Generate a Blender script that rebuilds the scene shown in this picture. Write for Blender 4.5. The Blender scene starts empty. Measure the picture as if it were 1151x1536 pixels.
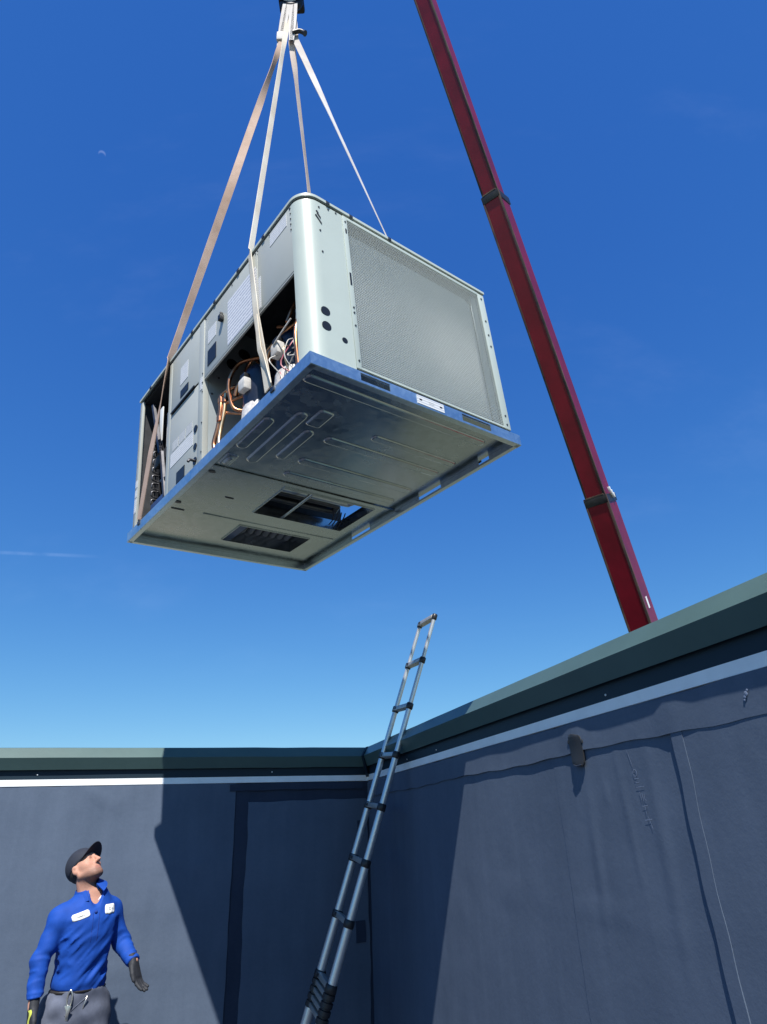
import bpy, bmesh, math, random
import numpy as np
from mathutils import Vector, Matrix

random.seed(7); rng = np.random.default_rng(7)
sc = bpy.context.scene
COL = sc.collection
R_ = math.radians
V = Vector

# ------------------------------------------------------------------ camera
CAM_Z = 1.68                                  # eye height above the roof deck
PITCH, ROLL = 0.46213, 0.04291
cam_d = bpy.data.cameras.new('camera'); cam = bpy.data.objects.new('camera', cam_d); COL.objects.link(cam)
cam_d.sensor_fit = 'HORIZONTAL'; cam_d.sensor_width = 36.0; cam_d.lens = 36.0 * 970.0 / 1151.0
cam_d.clip_start = 0.05; cam_d.clip_end = 4000
fw = V((0, math.cos(PITCH), math.sin(PITCH))); rt0 = V((1, 0, 0)); dn0 = fw.cross(rt0)
rt = rt0 * math.cos(ROLL) + dn0 * math.sin(ROLL); dn = dn0 * math.cos(ROLL) - rt0 * math.sin(ROLL)
M = Matrix(((rt.x, -dn.x, -fw.x, 0), (rt.y, -dn.y, -fw.y, 0), (rt.z, -dn.z, -fw.z, CAM_Z), (0, 0, 0, 1)))
cam.matrix_world = M
sc.camera = cam

# ------------------------------------------------------------------ sky, sun, exposure
SUN_AZ, SUN_EL = R_(-1.2), R_(54.8)           # azimuth from straight behind the camera, towards -x
sdir = V((-math.sin(SUN_AZ) * math.cos(SUN_EL), -math.cos(SUN_AZ) * math.cos(SUN_EL), math.sin(SUN_EL)))
SKY_STRENGTH, SUN_STRENGTH = 0.07, 5.0
w = bpy.data.worlds.new('World'); sc.world = w; w.use_nodes = True
wn = w.node_tree.nodes; wl = w.node_tree.links; wn.clear()
out = wn.new('ShaderNodeOutputWorld'); bg = wn.new('ShaderNodeBackground'); sky = wn.new('ShaderNodeTexSky')
sky.sky_type = 'NISHITA'; sky.sun_disc = False
sky.sun_elevation = SUN_EL; sky.sun_rotation = math.atan2(sdir.x, sdir.y)
sky.altitude = 300; sky.air_density = 1.0; sky.dust_density = 0.0; sky.ozone_density = 3.0
# one tone curve for the whole sky (phone-camera rendering of a deep clear blue)
sep = wn.new('ShaderNodeSeparateColor'); hs = wn.new('ShaderNodeCombineColor'); wl.new(sky.outputs[0], sep.inputs[0])
for i_, (ga, sca) in enumerate(((1.31, 0.98), (0.95, 1.025), (0.50, 1.04))):
    a_ = wn.new('ShaderNodeMath'); a_.operation = 'MULTIPLY'; wl.new(sep.outputs[i_], a_.inputs[0]); a_.inputs[1].default_value = 0.1
    b_ = wn.new('ShaderNodeMath'); b_.operation = 'POWER'; wl.new(a_.outputs[0], b_.inputs[0]); b_.inputs[1].default_value = ga
    c_ = wn.new('ShaderNodeMath'); c_.operation = 'MULTIPLY'; wl.new(b_.outputs[0], c_.inputs[0]); c_.inputs[1].default_value = sca * 10
    wl.new(c_.outputs[0], hs.inputs[i_])
tc = wn.new('ShaderNodeTexCoord')
def wdot(vec):
    n = wn.new('ShaderNodeVectorMath'); n.operation = 'DOT_PRODUCT'; wl.new(tc.outputs['Generated'], n.inputs[0]); n.inputs[1].default_value = vec
    return n.outputs['Value']
def wmath(op, a, b=None, clamp=False):
    n = wn.new('ShaderNodeMath'); n.operation = op; n.use_clamp = clamp
    for i, v in enumerate((a, b)):
        if v is None: continue
        if isinstance(v, (int, float)): n.inputs[i].default_value = v
        else: wl.new(v, n.inputs[i])
    return n.outputs[0]
def wrange(v, a, b):
    n = wn.new('ShaderNodeMapRange'); n.interpolation_type = 'SMOOTHSTEP'; wl.new(v, n.inputs['Value'])
    n.inputs['From Min'].default_value = a; n.inputs['From Max'].default_value = b
    return n.outputs['Result']
def dirof(px, py):                             # a fixed compass direction in the sky
    c = V(((px - 575.5) / 970.0, (py - 768) / 970.0, 1.0))
    return (rt * c.x + dn * c.y + fw * c.z).normalized()
ca, cb = dirof(-260, 818), dirof(175, 836)
cn = ca.cross(cb).normalized()
line = wmath('SUBTRACT', 1.0, wrange(wmath('ABSOLUTE', wdot(cn)), 0.0006, 0.0034))
along = wrange(wdot((ca - cb * ca.dot(cb)).normalized()), 0.0, 0.12)
nz = wn.new('ShaderNodeTexNoise'); wl.new(tc.outputs['Generated'], nz.inputs['Vector']); nz.inputs['Scale'].default_value = 26; nz.inputs['Detail'].default_value = 3
trail = wmath('MULTIPLY', wmath('MULTIPLY', line, along), wmath('MULTIPLY', wrange(nz.outputs['Fac'], 0.30, 0.62), 0.36))
# faint high cirrus streaks
mp = wn.new('ShaderNodeMapping'); mp.inputs['Scale'].default_value = (1.2, 6.0, 5.0); mp.inputs['Rotation'].default_value = (0.3, 0.5, 0.7)
wl.new(tc.outputs['Generated'], mp.inputs['Vector'])
nz2 = wn.new('ShaderNodeTexNoise'); wl.new(mp.outputs[0], nz2.inputs['Vector']); nz2.inputs['Scale'].default_value = 1.6; nz2.inputs['Detail'].default_value = 6; nz2.inputs['Roughness'].default_value = 0.6
cir = wmath('MULTIPLY', wrange(nz2.outputs['Fac'], 0.52, 0.9), 0.16)
# daytime half moon, lit on the side of the sun
md = dirof(153, 231); md2 = dirof(152.5, 235)
moon = wmath('MULTIPLY', wmath('MULTIPLY', wrange(wdot(md), math.cos(0.0050), math.cos(0.0030)), wrange(wdot(md2), math.cos(0.0034), math.cos(0.0058))), 0.5)
hz = wmath('ADD', wmath('ADD', trail, cir), moon)
sc_ = wn.new('ShaderNodeMix'); sc_.data_type = 'RGBA'; sc_.blend_type = 'ADD'
wl.new(hz, sc_.inputs['Factor']); wl.new(hs.outputs[0], sc_.inputs['A']); sc_.inputs['B'].default_value = (2.2, 2.3, 2.5, 1)
wl.new(sc_.outputs['Result'], bg.inputs['Color']); bg.inputs['Strength'].default_value = SKY_STRENGTH
wl.new(bg.outputs[0], out.inputs['Surface'])

sl = bpy.data.lights.new('sun', 'SUN'); sl.energy = SUN_STRENGTH; sl.angle = R_(0.5); sl.color = (1.0, 0.965, 0.90)
so = bpy.data.objects.new('sun', sl); COL.objects.link(so); so.location = (0, -5, 20)
so.rotation_euler = (-sdir).to_track_quat('-Z', 'Y').to_euler()
sc.view_settings.view_transform = 'Standard'; sc.view_settings.look = 'None'
sc.view_settings.exposure = 0.5; sc.view_settings.gamma = 1.0; sc.view_settings.use_curve_mapping = False
try:
    sc.cycles.max_bounces = 8; sc.cycles.sample_clamp_indirect = 6.0
except Exception: pass

# ------------------------------------------------------------------ materials
MATS = {}
def mat(name, col, rough=0.5, metal=0.0, var=0.0, vscale=8.0, bump=0.0, bscale=40.0, bdist=0.002, spec=0.5, col2=None, stretch=(1, 1, 1), rvar=0.0, coat=0.0):
    m = bpy.data.materials.new(name); m.use_nodes = True; nt = m.node_tree; N = nt.nodes; Lk = nt.links
    p = N['Principled BSDF']; p.inputs['Roughness'].default_value = rough; p.inputs['Metallic'].default_value = metal
    p.inputs['Specular IOR Level'].default_value = spec; p.inputs['Coat Weight'].default_value = coat
    p.inputs['Base Color'].default_value = (*col, 1)
    t = N.new('ShaderNodeTexCoord'); mpn = N.new('ShaderNodeMapping'); mpn.inputs['Scale'].default_value = stretch
    Lk.new(t.outputs['Object'], mpn.inputs['Vector'])
    if var or col2:
        n = N.new('ShaderNodeTexNoise'); n.inputs['Scale'].default_value = vscale; n.inputs['Detail'].default_value = 6; n.inputs['Roughness'].default_value = 0.62
        Lk.new(mpn.outputs[0], n.inputs['Vector'])
        r = N.new('ShaderNodeValToRGB'); r.color_ramp.elements[0].position = 0.32; r.color_ramp.elements[1].position = 0.68
        c1 = tuple(max(0, c * (1 - var)) for c in col); c2 = col2 if col2 else tuple(min(1, c * (1 + var)) for c in col)
        r.color_ramp.elements[0].color = (*c1, 1); r.color_ramp.elements[1].color = (*c2, 1)
        Lk.new(n.outputs['Fac'], r.inputs['Fac']); Lk.new(r.outputs['Color'], p.inputs['Base Color'])
        if rvar:
            mr = N.new('ShaderNodeMapRange'); Lk.new(n.outputs['Fac'], mr.inputs['Value'])
            mr.inputs['To Min'].default_value = max(0.02, rough - rvar); mr.inputs['To Max'].default_value = min(1, rough + rvar)
            mr.inputs['From Min'].default_value = 0.3; mr.inputs['From Max'].default_value = 0.7
            Lk.new(mr.outputs[0], p.inputs['Roughness'])
    if bump:
        n2 = N.new('ShaderNodeTexNoise'); n2.inputs['Scale'].default_value = bscale; n2.inputs['Detail'].default_value = 5
        Lk.new(mpn.outputs[0], n2.inputs['Vector'])
        b = N.new('ShaderNodeBump'); b.inputs['Strength'].default_value = bump; b.inputs['Distance'].default_value = bdist
        Lk.new(n2.outputs['Fac'], b.inputs['Height']); Lk.new(b.outputs[0], p.inputs['Normal'])
    MATS[name] = m
    return m
def nodes_of(m): return m.node_tree.nodes, m.node_tree.links, m.node_tree.nodes['Principled BSDF']

# roofing membrane: dark rubber, chalky bloom in clouds and run-off streaks
def membrane_mat(name, base, bloom, streak_axis_scale, rough=0.62):
    m = bpy.data.materials.new(name); m.use_nodes = True; N, Lk, p = nodes_of(m)
    p.inputs['Roughness'].default_value = rough; p.inputs['Specular IOR Level'].default_value = 0.14
    t = N.new('ShaderNodeTexCoord')
    def noise(scale, detail, st=(1, 1, 1), ro=0.6):
        mpn = N.new('ShaderNodeMapping'); mpn.inputs['Scale'].default_value = st; Lk.new(t.outputs['Object'], mpn.inputs['Vector'])
        n = N.new('ShaderNodeTexNoise'); n.inputs['Scale'].default_value = scale; n.inputs['Detail'].default_value = detail; n.inputs['Roughness'].default_value = ro
        Lk.new(mpn.outputs[0], n.inputs['Vector']); return n.outputs['Fac']
    def rng_(v, a, b, lo=0.0, hi=1.0):
        q = N.new('ShaderNodeMapRange'); Lk.new(v, q.inputs['Value']); q.inputs['From Min'].default_value = a; q.inputs['From Max'].default_value = b
        q.inputs['To Min'].default_value = lo; q.inputs['To Max'].default_value = hi; return q.outputs[0]
    def mth(op, a, b):
        q = N.new('ShaderNodeMath'); q.operation = op
        for i, v in enumerate((a, b)):
            if isinstance(v, (int, float)): q.inputs[i].default_value = v
            else: Lk.new(v, q.inputs[i])
        return q.outputs[0]
    cloud = rng_(noise(1.7, 7), 0.34, 0.7); streak = rng_(noise(3.2, 5, streak_axis_scale), 0.4, 0.72); fine = rng_(noise(60, 3), 0.3, 0.7, 0.0, 0.22)
    fac = mth('ADD', mth('ADD', mth('MULTIPLY', cloud, 0.62), mth('MULTIPLY', streak, 0.26)), mth('SUBTRACT', fine, 0.06))
    mx = N.new('ShaderNodeMix'); mx.data_type = 'RGBA'; mx.clamp_factor = True
    Lk.new(fac, mx.inputs['Factor']); mx.inputs['A'].default_value = (*base, 1); mx.inputs['B'].default_value = (*bloom, 1)
    Lk.new(mx.outputs['Result'], p.inputs['Base Color'])
    bnode = N.new('ShaderNodeBump'); bnode.inputs['Strength'].default_value = 0.5; bnode.inputs['Distance'].default_value = 0.004
    Lk.new(mth('ADD', noise(7, 5), mth('MULTIPLY', noise(120, 2), 0.15)), bnode.inputs['Height']); Lk.new(bnode.outputs[0], p.inputs['Normal'])
    MATS[name] = m; return m
membrane_mat('membrane', (0.078, 0.104, 0.151), (0.110, 0.142, 0.200), (4.0, 4.0, 0.35))
membrane_mat('membrane_dark', (0.024, 0.034, 0.060), (0.040, 0.052, 0.085), (4.0, 4.0, 0.35))
membrane_mat('roof_membrane', (0.026, 0.032, 0.048), (0.046, 0.052, 0.068), (1, 1, 1))
mat('coping_green', (0.070, 0.118, 0.112), 0.32, 0.0, 0.06, 5, 0.12, 7, 0.006, spec=0.28)
mat('coping_dark', (0.012, 0.026, 0.040), 0.5, spec=0.2)  # on the fascia backing the near-black paints in the recess shade; corner cover shares it
mat('strip_white', (0.86, 0.87, 0.87), 0.45, var=0.06, vscale=6)
mat('black_rubber', (0.020, 0.021, 0.024), 0.55, bump=0.3, bscale=60)
mat('chalk', (0.150, 0.190, 0.275), 0.9, var=0.3, vscale=60)
mat('lawn_green', (0.09, 0.115, 0.065), 0.95, var=0.35, vscale=0.15, col2=(0.155, 0.16, 0.115))
mat('asphalt', (0.055, 0.055, 0.058), 0.9, var=0.2, vscale=1)
mat('gravel_tan', (0.42, 0.34, 0.24), 0.95, var=0.2, vscale=1)
mat('brick_wall', (0.30, 0.24, 0.19), 0.9, var=0.15, vscale=3)
mat('cabinet', (0.475, 0.53, 0.485), 0.38, 0.0, 0.035, 3.5, 0.03, 6, 0.003, spec=0.5)
mat('cabinet_side', (0.46, 0.475, 0.44), 0.40, 0.0, 0.04, 3.0, 0.03, 5, 0.003, spec=0.45)
mat('insulated_inside', (0.30, 0.31, 0.31), 0.55, 0.0, 0.1, 6)
mat('divider_sheet', (0.42, 0.47, 0.48), 0.45, 0.2, 0.06, 6)
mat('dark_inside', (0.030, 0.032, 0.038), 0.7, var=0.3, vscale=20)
mat('black_plastic', (0.012, 0.013, 0.015), 0.4)
mat('gap_black', (0.010, 0.010, 0.012), 0.7)
mat('white_panel', (0.72, 0.73, 0.73), 0.4, var=0.05, vscale=5)
mat('copper', (0.62, 0.27, 0.14), 0.3, 1.0, 0.25, 25)
mat('copper_pale', (0.75, 0.55, 0.33), 0.35, 0.9, 0.2, 25)
mat('compressor_blue', (0.014, 0.020, 0.040), 0.35, 0.1, 0.2, 20)
mat('wrap_white', (0.66, 0.62, 0.60), 0.55, 0.1, 0.25, 30, 0.6, 50, 0.004)
mat('wire_white', (0.62, 0.60, 0.57), 0.5, 0, 0.2, 40)
mat('wire_red', (0.35, 0.06, 0.10), 0.5)
mat('steel_dark', (0.10, 0.10, 0.11), 0.4, 0.8, 0.2, 30)
mat('bolt_steel', (0.09, 0.095, 0.10), 0.45, 0.6)
mat('tube_silver', (0.60, 0.62, 0.64), 0.32, 0.9, 0.1, 20)
mat('blue_sheet', (0.06, 0.10, 0.22), 0.4, 0.5, 0.2, 8)
mat('aluminium', (0.66, 0.67, 0.68), 0.32, 0.70, 0.06, 14, 0.05, 200, 0.0005, stretch=(1, 1, 0.1))
mat('rung_plate', (0.46, 0.45, 0.42), 0.45, 0.6, 0.1, 30)
mat('ladder_black', (0.016, 0.017, 0.021), 0.42)
mat('boom_red', (0.195, 0.004, 0.014), 0.33, 0.0, 0.25, 1.6, 0.08, 4, 0.006, spec=0.36)
mat('boom_seam', (0.016, 0.008, 0.010), 0.6, var=0.4, vscale=2.5, col2=(0.10, 0.05, 0.03))
mat('boom_wear', (0.05, 0.018, 0.018), 0.6, var=0.6, vscale=2.2, col2=(0.22, 0.15, 0.09))
mat('grease_black', (0.020, 0.018, 0.018), 0.4, var=0.5, vscale=8)
mat('hook_black', (0.014, 0.012, 0.016), 0.45, 0.3)
mat('rope_steel', (0.12, 0.12, 0.12), 0.5, 0.8)
mat('skin_plain', (0.50, 0.28, 0.20), 0.5)
mat('cap_navy', (0.016, 0.020, 0.034), 0.8, var=0.15, vscale=60, bump=0.25, bscale=300, bdist=0.001)
mat('shirt_blue', (0.008, 0.060, 0.33), 0.72, var=0.12, vscale=14, bump=0.2, bscale=220, bdist=0.001, spec=0.25)
mat('shirt_seam', (0.006, 0.035, 0.22), 0.8)
mat('trouser_grey', (0.105, 0.118, 0.160), 0.85, var=0.18, vscale=18, bump=0.3, bscale=120, bdist=0.001, spec=0.2)
mat('glove_black', (0.020, 0.022, 0.027), 0.7, bump=0.4, bscale=260, bdist=0.001)
mat('glove_yellow', (0.62, 0.66, 0.10), 0.6)
mat('leather_black', (0.018, 0.016, 0.015), 0.5)
mat('hair_dark', (0.020, 0.016, 0.014), 0.7, var=0.3, vscale=90, bump=0.6, bscale=300, bdist=0.002)
mat('undershirt_white', (0.72, 0.70, 0.72), 0.8)
mat('key_metal', (0.66, 0.64, 0.58), 0.3, 0.9)
mat('patch_white', (0.80, 0.80, 0.78), 0.7)
mat('patch_thread', (0.36, 0.36, 0.32), 0.8)

# galvanised sheet with spangle
def galv(name, col, rough, sp=30, var=0.12):
    m = bpy.data.materials.new(name); m.use_nodes = True; N, Lk, p = nodes_of(m)
    p.inputs['Metallic'].default_value = 1.0; p.inputs['Roughness'].default_value = rough
    t = N.new('ShaderNodeTexCoord'); v = N.new('ShaderNodeTexVoronoi'); v.inputs['Scale'].default_value = sp; Lk.new(t.outputs['Object'], v.inputs['Vector'])
    n = N.new('ShaderNodeTexNoise'); n.inputs['Scale'].default_value = 3.0; n.inputs['Detail'].default_value = 6; Lk.new(t.outputs['Object'], n.inputs['Vector'])
    sx = N.new('ShaderNodeSeparateColor'); Lk.new(v.outputs['Color'], sx.inputs[0])
    md_ = N.new('ShaderNodeMath'); md_.operation = 'MULTIPLY_ADD'; Lk.new(sx.outputs[0], md_.inputs[0]); md_.inputs[1].default_value = 0.35
    Lk.new(n.outputs['Fac'], md_.inputs[2])
    r = N.new('ShaderNodeValToRGB'); r.color_ramp.elements[0].position = 0.35; r.color_ramp.elements[1].position = 0.95
    r.color_ramp.elements[0].color = (*[c * (1 - var) for c in col], 1); r.color_ramp.elements[1].color = (*[min(1, c * (1 + var)) for c in col], 1)
    Lk.new(md_.outputs[0], r.inputs['Fac']); Lk.new(r.outputs[0], p.inputs['Base Color'])
    mr = N.new('ShaderNodeMapRange'); Lk.new(md_.outputs[0], mr.inputs['Value']); mr.inputs['From Min'].default_value = 0.3; mr.inputs['From Max'].default_value = 1.0
    mr.inputs['To Min'].default_value = rough - 0.06; mr.inputs['To Max'].default_value = rough + 0.08; Lk.new(mr.outputs[0], p.inputs['Roughness'])
    b = N.new('ShaderNodeBump'); b.inputs['Strength'].default_value = 0.06; b.inputs['Distance'].default_value = 0.01
    n3 = N.new('ShaderNodeTexNoise'); n3.inputs['Scale'].default_value = 2.2; n3.inputs['Detail'].default_value = 2; Lk.new(t.outputs['Object'], n3.inputs['Vector'])
    Lk.new(n3.outputs['Fac'], b.inputs['Height']); Lk.new(b.outputs[0], p.inputs['Normal'])
    MATS[name] = m; return m
galv('galvanised_pan', (0.48, 0.51, 0.53), 0.22)
galv('galvanised_rail', (0.62, 0.70, 0.73), 0.32, 60, 0.10)
MATS['galvanised_rail'].node_tree.nodes['Principled BSDF'].inputs['Metallic'].default_value = 0.96

# condenser coil: fine vertical fins
m = mat('coil_fins', (0.30, 0.32, 0.33), 0.6, 0.0)
N, Lk, p = nodes_of(m); t = N.new('ShaderNodeTexCoord')
wv = N.new('ShaderNodeTexWave'); wv.wave_type = 'BANDS'; wv.bands_direction = 'X'; wv.inputs['Scale'].default_value = 95; wv.inputs['Distortion'].default_value = 0.4; Lk.new(t.outputs['Object'], wv.inputs['Vector'])
n = N.new('ShaderNodeTexNoise'); n.inputs['Scale'].default_value = 4.0; n.inputs['Detail'].default_value = 7; Lk.new(t.outputs['Object'], n.inputs['Vector'])
r = N.new('ShaderNodeValToRGB'); r.color_ramp.elements[0].position = 0.3; r.color_ramp.elements[1].position = 0.72
r.color_ramp.elements[0].color = (0.69, 0.72, 0.735, 1); r.color_ramp.elements[1].color = (0.79, 0.81, 0.82, 1); Lk.new(n.outputs['Fac'], r.inputs[0]); Lk.new(r.outputs[0], p.inputs['Base Color'])
b = N.new('ShaderNodeBump'); b.inputs['Strength'].default_value = 0.25; b.inputs['Distance'].default_value = 0.001; Lk.new(wv.outputs['Fac'], b.inputs['Height']); Lk.new(b.outputs[0], p.inputs['Normal'])
mat('guard_wire', (0.52, 0.55, 0.53), 0.45)

# printed paper labels: rows of fine grey print on white
def label_mat(name, paper, ink, rows, axis='Z', dens=0.5):
    m = mat(name, paper, 0.55); N, Lk, p = nodes_of(m); t = N.new('ShaderNodeTexCoord')
    wv = N.new('ShaderNodeTexWave'); wv.wave_type = 'BANDS'; wv.bands_direction = axis; wv.inputs['Scale'].default_value = rows; Lk.new(t.outputs['Object'], wv.inputs['Vector'])
    mpn = N.new('ShaderNodeMapping'); mpn.inputs['Scale'].default_value = (1, 60, 60); Lk.new(t.outputs['Object'], mpn.inputs['Vector'])
    n = N.new('ShaderNodeTexNoise'); n.inputs['Scale'].default_value = 1.0; n.inputs['Detail'].default_value = 2; Lk.new(mpn.outputs[0], n.inputs['Vector'])
    a = N.new('ShaderNodeMath'); a.operation = 'MULTIPLY'; Lk.new(wv.outputs['Fac'], a.inputs[0]); Lk.new(n.outputs['Fac'], a.inputs[1])
    r = N.new('ShaderNodeValToRGB'); r.color_ramp.elements[0].position = dens * 0.45; r.color_ramp.elements[1].position = dens * 0.8
    r.color_ramp.elements[0].color = (*paper, 1); r.color_ramp.elements[1].color = (*ink, 1); Lk.new(a.outputs[0], r.inputs[0]); Lk.new(r.outputs[0], p.inputs['Base Color'])
label_mat('label_print', (0.74, 0.75, 0.80), (0.44, 0.46, 0.54), 14)
label_mat('label_faint', (0.72, 0.73, 0.75), (0.5, 0.51, 0.54), 22)
label_mat('label_grey', (0.62, 0.63, 0.64), (0.36, 0.37, 0.38), 30)

# webbing straps: woven polyester, dirty
def strap_mat(name, clean, dirt, lo=0.35, hi=0.7):
    m = bpy.data.materials.new(name); m.use_nodes = True; N, Lk, p = nodes_of(m); p.inputs['Roughness'].default_value = 0.75; p.inputs['Specular IOR Level'].default_value = 0.3
    t = N.new('ShaderNodeTexCoord'); n = N.new('ShaderNodeTexNoise'); n.inputs['Scale'].default_value = 2.4; n.inputs['Detail'].default_value = 8; n.inputs['Roughness'].default_value = 0.65; Lk.new(t.outputs['Object'], n.inputs['Vector'])
    r = N.new('ShaderNodeValToRGB'); r.color_ramp.elements[0].position = lo; r.color_ramp.elements[1].position = hi
    r.color_ramp.elements[0].color = (*clean, 1); r.color_ramp.elements[1].color = (*dirt, 1); Lk.new(n.outputs['Fac'], r.inputs[0]); Lk.new(r.outputs[0], p.inputs['Base Color'])
    n2 = N.new('ShaderNodeTexNoise'); n2.inputs['Scale'].default_value = 160; Lk.new(t.outputs['Object'], n2.inputs['Vector'])
    b = N.new('ShaderNodeBump'); b.inputs['Strength'].default_value = 0.4; b.inputs['Distance'].default_value = 0.002; Lk.new(n2.outputs['Fac'], b.inputs['Height']); Lk.new(b.outputs[0], p.inputs['Normal'])
    MATS[name] = m
strap_mat('strap_tan', (0.58, 0.42, 0.34), (0.36, 0.23, 0.16))
strap_mat('strap_cream', (0.74, 0.69, 0.60), (0.56, 0.47, 0.36))
strap_mat('strap_white', (0.66, 0.64, 0.63), (0.44, 0.38, 0.34), 0.40, 0.75)
strap_mat('strap_rose', (0.70, 0.60, 0.55), (0.50, 0.36, 0.28))

# ------------------------------------------------------------------ mesh helpers
def tag(o, label=None, cat=None, group=None, kind=None):
    if label: o['label'] = label
    if cat: o['category'] = cat
    if group: o['group'] = group
    if kind: o['kind'] = kind
    return o
def empty(name, loc=(0, 0, 0), mw=None):
    o = bpy.data.objects.new(name, None); COL.objects.link(o); o.empty_display_size = 0.2
    if mw is not None: o.matrix_world = mw
    else: o.location = loc
    return o
def link(name, me, m=None, parent=None, smooth=False):
    o = bpy.data.objects.new(name, me); COL.objects.link(o)
    if parent: o.parent = parent
    if m: me.materials.append(MATS[m])
    if smooth:
        me.polygons.foreach_set('use_smooth', [True] * len(me.polygons)); me.update()
    return o
def from_bm(name, bm, m=None, parent=None, smooth=False, sharp=None):
    bmesh.ops.recalc_face_normals(bm, faces=bm.faces)
    me = bpy.data.meshes.new(name); bm.to_mesh(me); bm.free()
    o = link(name, me, m, parent, smooth or sharp is not None)
    if sharp is not None: me.set_sharp_from_angle(angle=R_(sharp))
    return o
def add_box(bm, x0, x1, y0, y1, z0, z1, bev=0.0, mw=None):
    vs = [bm.verts.new((x, y, z)) for z in (z0, z1) for y in (y0, y1) for x in (x0, x1)]
    fs = [bm.faces.new([vs[i] for i in q]) for q in ((0, 2, 3, 1), (4, 5, 7, 6), (0, 1, 5, 4), (2, 6, 7, 3), (0, 4, 6, 2), (1, 3, 7, 5))]
    if mw is not None: bmesh.ops.transform(bm, matrix=mw, verts=vs)
    if bev:
        es = list({e for f in fs for e in f.edges}); bmesh.ops.bevel(bm, geom=es, offset=bev, segments=2, profile=0.6, affect='EDGES')
def box(name, x0, x1, y0, y1, z0, z1, m, parent=None, bev=0.0, mw=None):
    bm = bmesh.new(); add_box(bm, min(x0, x1), max(x0, x1), min(y0, y1), max(y0, y1), min(z0, z1), max(z0, z1), bev, mw)
    return from_bm(name, bm, m, parent, sharp=35 if bev else None)
def add_tube(bm, pts, rad, n=10, cap=True):
    pts = [V(p) for p in pts]; rads = rad if isinstance(rad, (list, tuple)) else [rad] * len(pts)
    rings = []; up = None
    for i, p in enumerate(pts):
        d = (pts[min(i + 1, len(pts) - 1)] - pts[max(i - 1, 0)]).normalized()
        if up is None: up = d.orthogonal().normalized()
        up = (up - d * up.dot(d)).normalized(); s = d.cross(up)
        rings.append([bm.verts.new(p + (up * math.cos(a) + s * math.sin(a)) * rads[i]) for a in [2 * math.pi * k / n for k in range(n)]])
    for a, b in zip(rings, rings[1:]):
        for k in range(n): bm.faces.new((a[k], a[(k + 1) % n], b[(k + 1) % n], b[k]))
    if cap:
        bm.faces.new(rings[0][::-1]); bm.faces.new(rings[-1])
def tube(name, pts, rad, m, parent=None, n=10):
    bm = bmesh.new(); add_tube(bm, pts, rad, n); return from_bm(name, bm, m, parent, sharp=50)
def bez(pts, k=8):                              # Catmull-Rom through points
    pts = [V(p) for p in pts]; P = [pts[0] * 2 - pts[1]] + pts + [pts[-1] * 2 - pts[-2]]; o = []
    for i in range(1, len(P) - 2):
        for j in range(k):
            t = j / k; a, b, c, d = P[i - 1:i + 3]
            o.append(0.5 * ((2 * b) + (c - a) * t + (2 * a - 5 * b + 4 * c - d) * t * t + (3 * b - a - 3 * c + d) * t ** 3))
    o.append(pts[-1]); return o
def add_prism(bm, poly, h0, h1, f):              # polygon (u,v) extruded; f(u,v,h)->point
    a = [bm.verts.new(f(u, v, h0)) for u, v in poly]; b = [bm.verts.new(f(u, v, h1)) for u, v in poly]; n = len(poly)
    bm.faces.new(a[::-1]); bm.faces.new(b)
    for i in range(n): bm.faces.new((a[i], a[(i + 1) % n], b[(i + 1) % n], b[i]))
def rrect(u0, u1, v0, v1, r, n=5):
    o = []
    for cx, cy, a0 in ((u1 - r, v1 - r, 0), (u0 + r, v1 - r, 90), (u0 + r, v0 + r, 180), (u1 - r, v0 + r, 270)):
        for k in range(n + 1):
            a = R_(a0 + 90 * k / n); o.append((cx + r * math.cos(a), cy + r * math.sin(a)))
    return o
def frame3(x, y, z, o):
    return Matrix(((x[0], y[0], z[0], o[0]), (x[1], y[1], z[1], o[1]), (x[2], y[2], z[2], o[2]), (0, 0, 0, 1)))

# ------------------------------------------------------------------ setting: ground, roof deck
GROUND = -4.6
bm = bmesh.new(); gv = [bm.verts.new(p) for p in ((-1500, -1500, GROUND), (1500, -1500, GROUND), (1500, 1500, GROUND), (-1500, 1500, GROUND))]; bm.faces.new(gv)
tag(from_bm('ground', bm, 'lawn_green'), kind='structure')
bm = bmesh.new(); gv = [bm.verts.new(p) for p in ((-60, 20, GROUND + .006), (-7, 24, GROUND + .006), (-9, 38, GROUND + .006), (-70, 44, GROUND + .006))]; bm.faces.new(gv)
tag(from_bm('gravel_path', bm, 'gravel_tan'), kind='structure')

YAW = -0.33761
u = V((math.sin(YAW), math.cos(YAW), 0)); l = V((math.cos(YAW), -math.sin(YAW), 0)); nL = -u; nR = -l
TOPZ = CAM_Z + 0.61
Ctop = V((-0.2168, 5.3326, 0))                  # inside corner of the coping's top edge
OT, OB, OU, OR_, OS = 0.016, 0.062, 0.028, 0.006, 0.010   # how far each bend of the coping stands off the membrane
MC = Ctop - nL * OT - nR * OT                   # inside corner of the membrane planes
# roof deck: one slab inside the two parapets
deck = [MC + nL * 0.0, MC - l * 9.5, MC - l * 9.5 - u * 16, MC - u * 16]
bm = bmesh.new(); add_prism(bm, [(p.x, p.y) for p in deck], -0.35, 0.0, lambda a, b, h: (a, b, h)); tag(from_bm('roof_deck', bm, 'roof_membrane'), kind='structure')
low = [MC - nL * .30 - nR * .30, MC - nL * .30 - l * 9.8, MC - l * 9.8 - u * 16.3, MC - nR * .30 - u * 16.3]
bm = bmesh.new(); add_prism(bm, [(p.x, p.y) for p in low], GROUND, -0.354, lambda a, b, h: (a, b, h)); tag(from_bm('masonry_building', bm, 'brick_wall'), 'tan masonry building under the dark flat roof', 'building')

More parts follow.
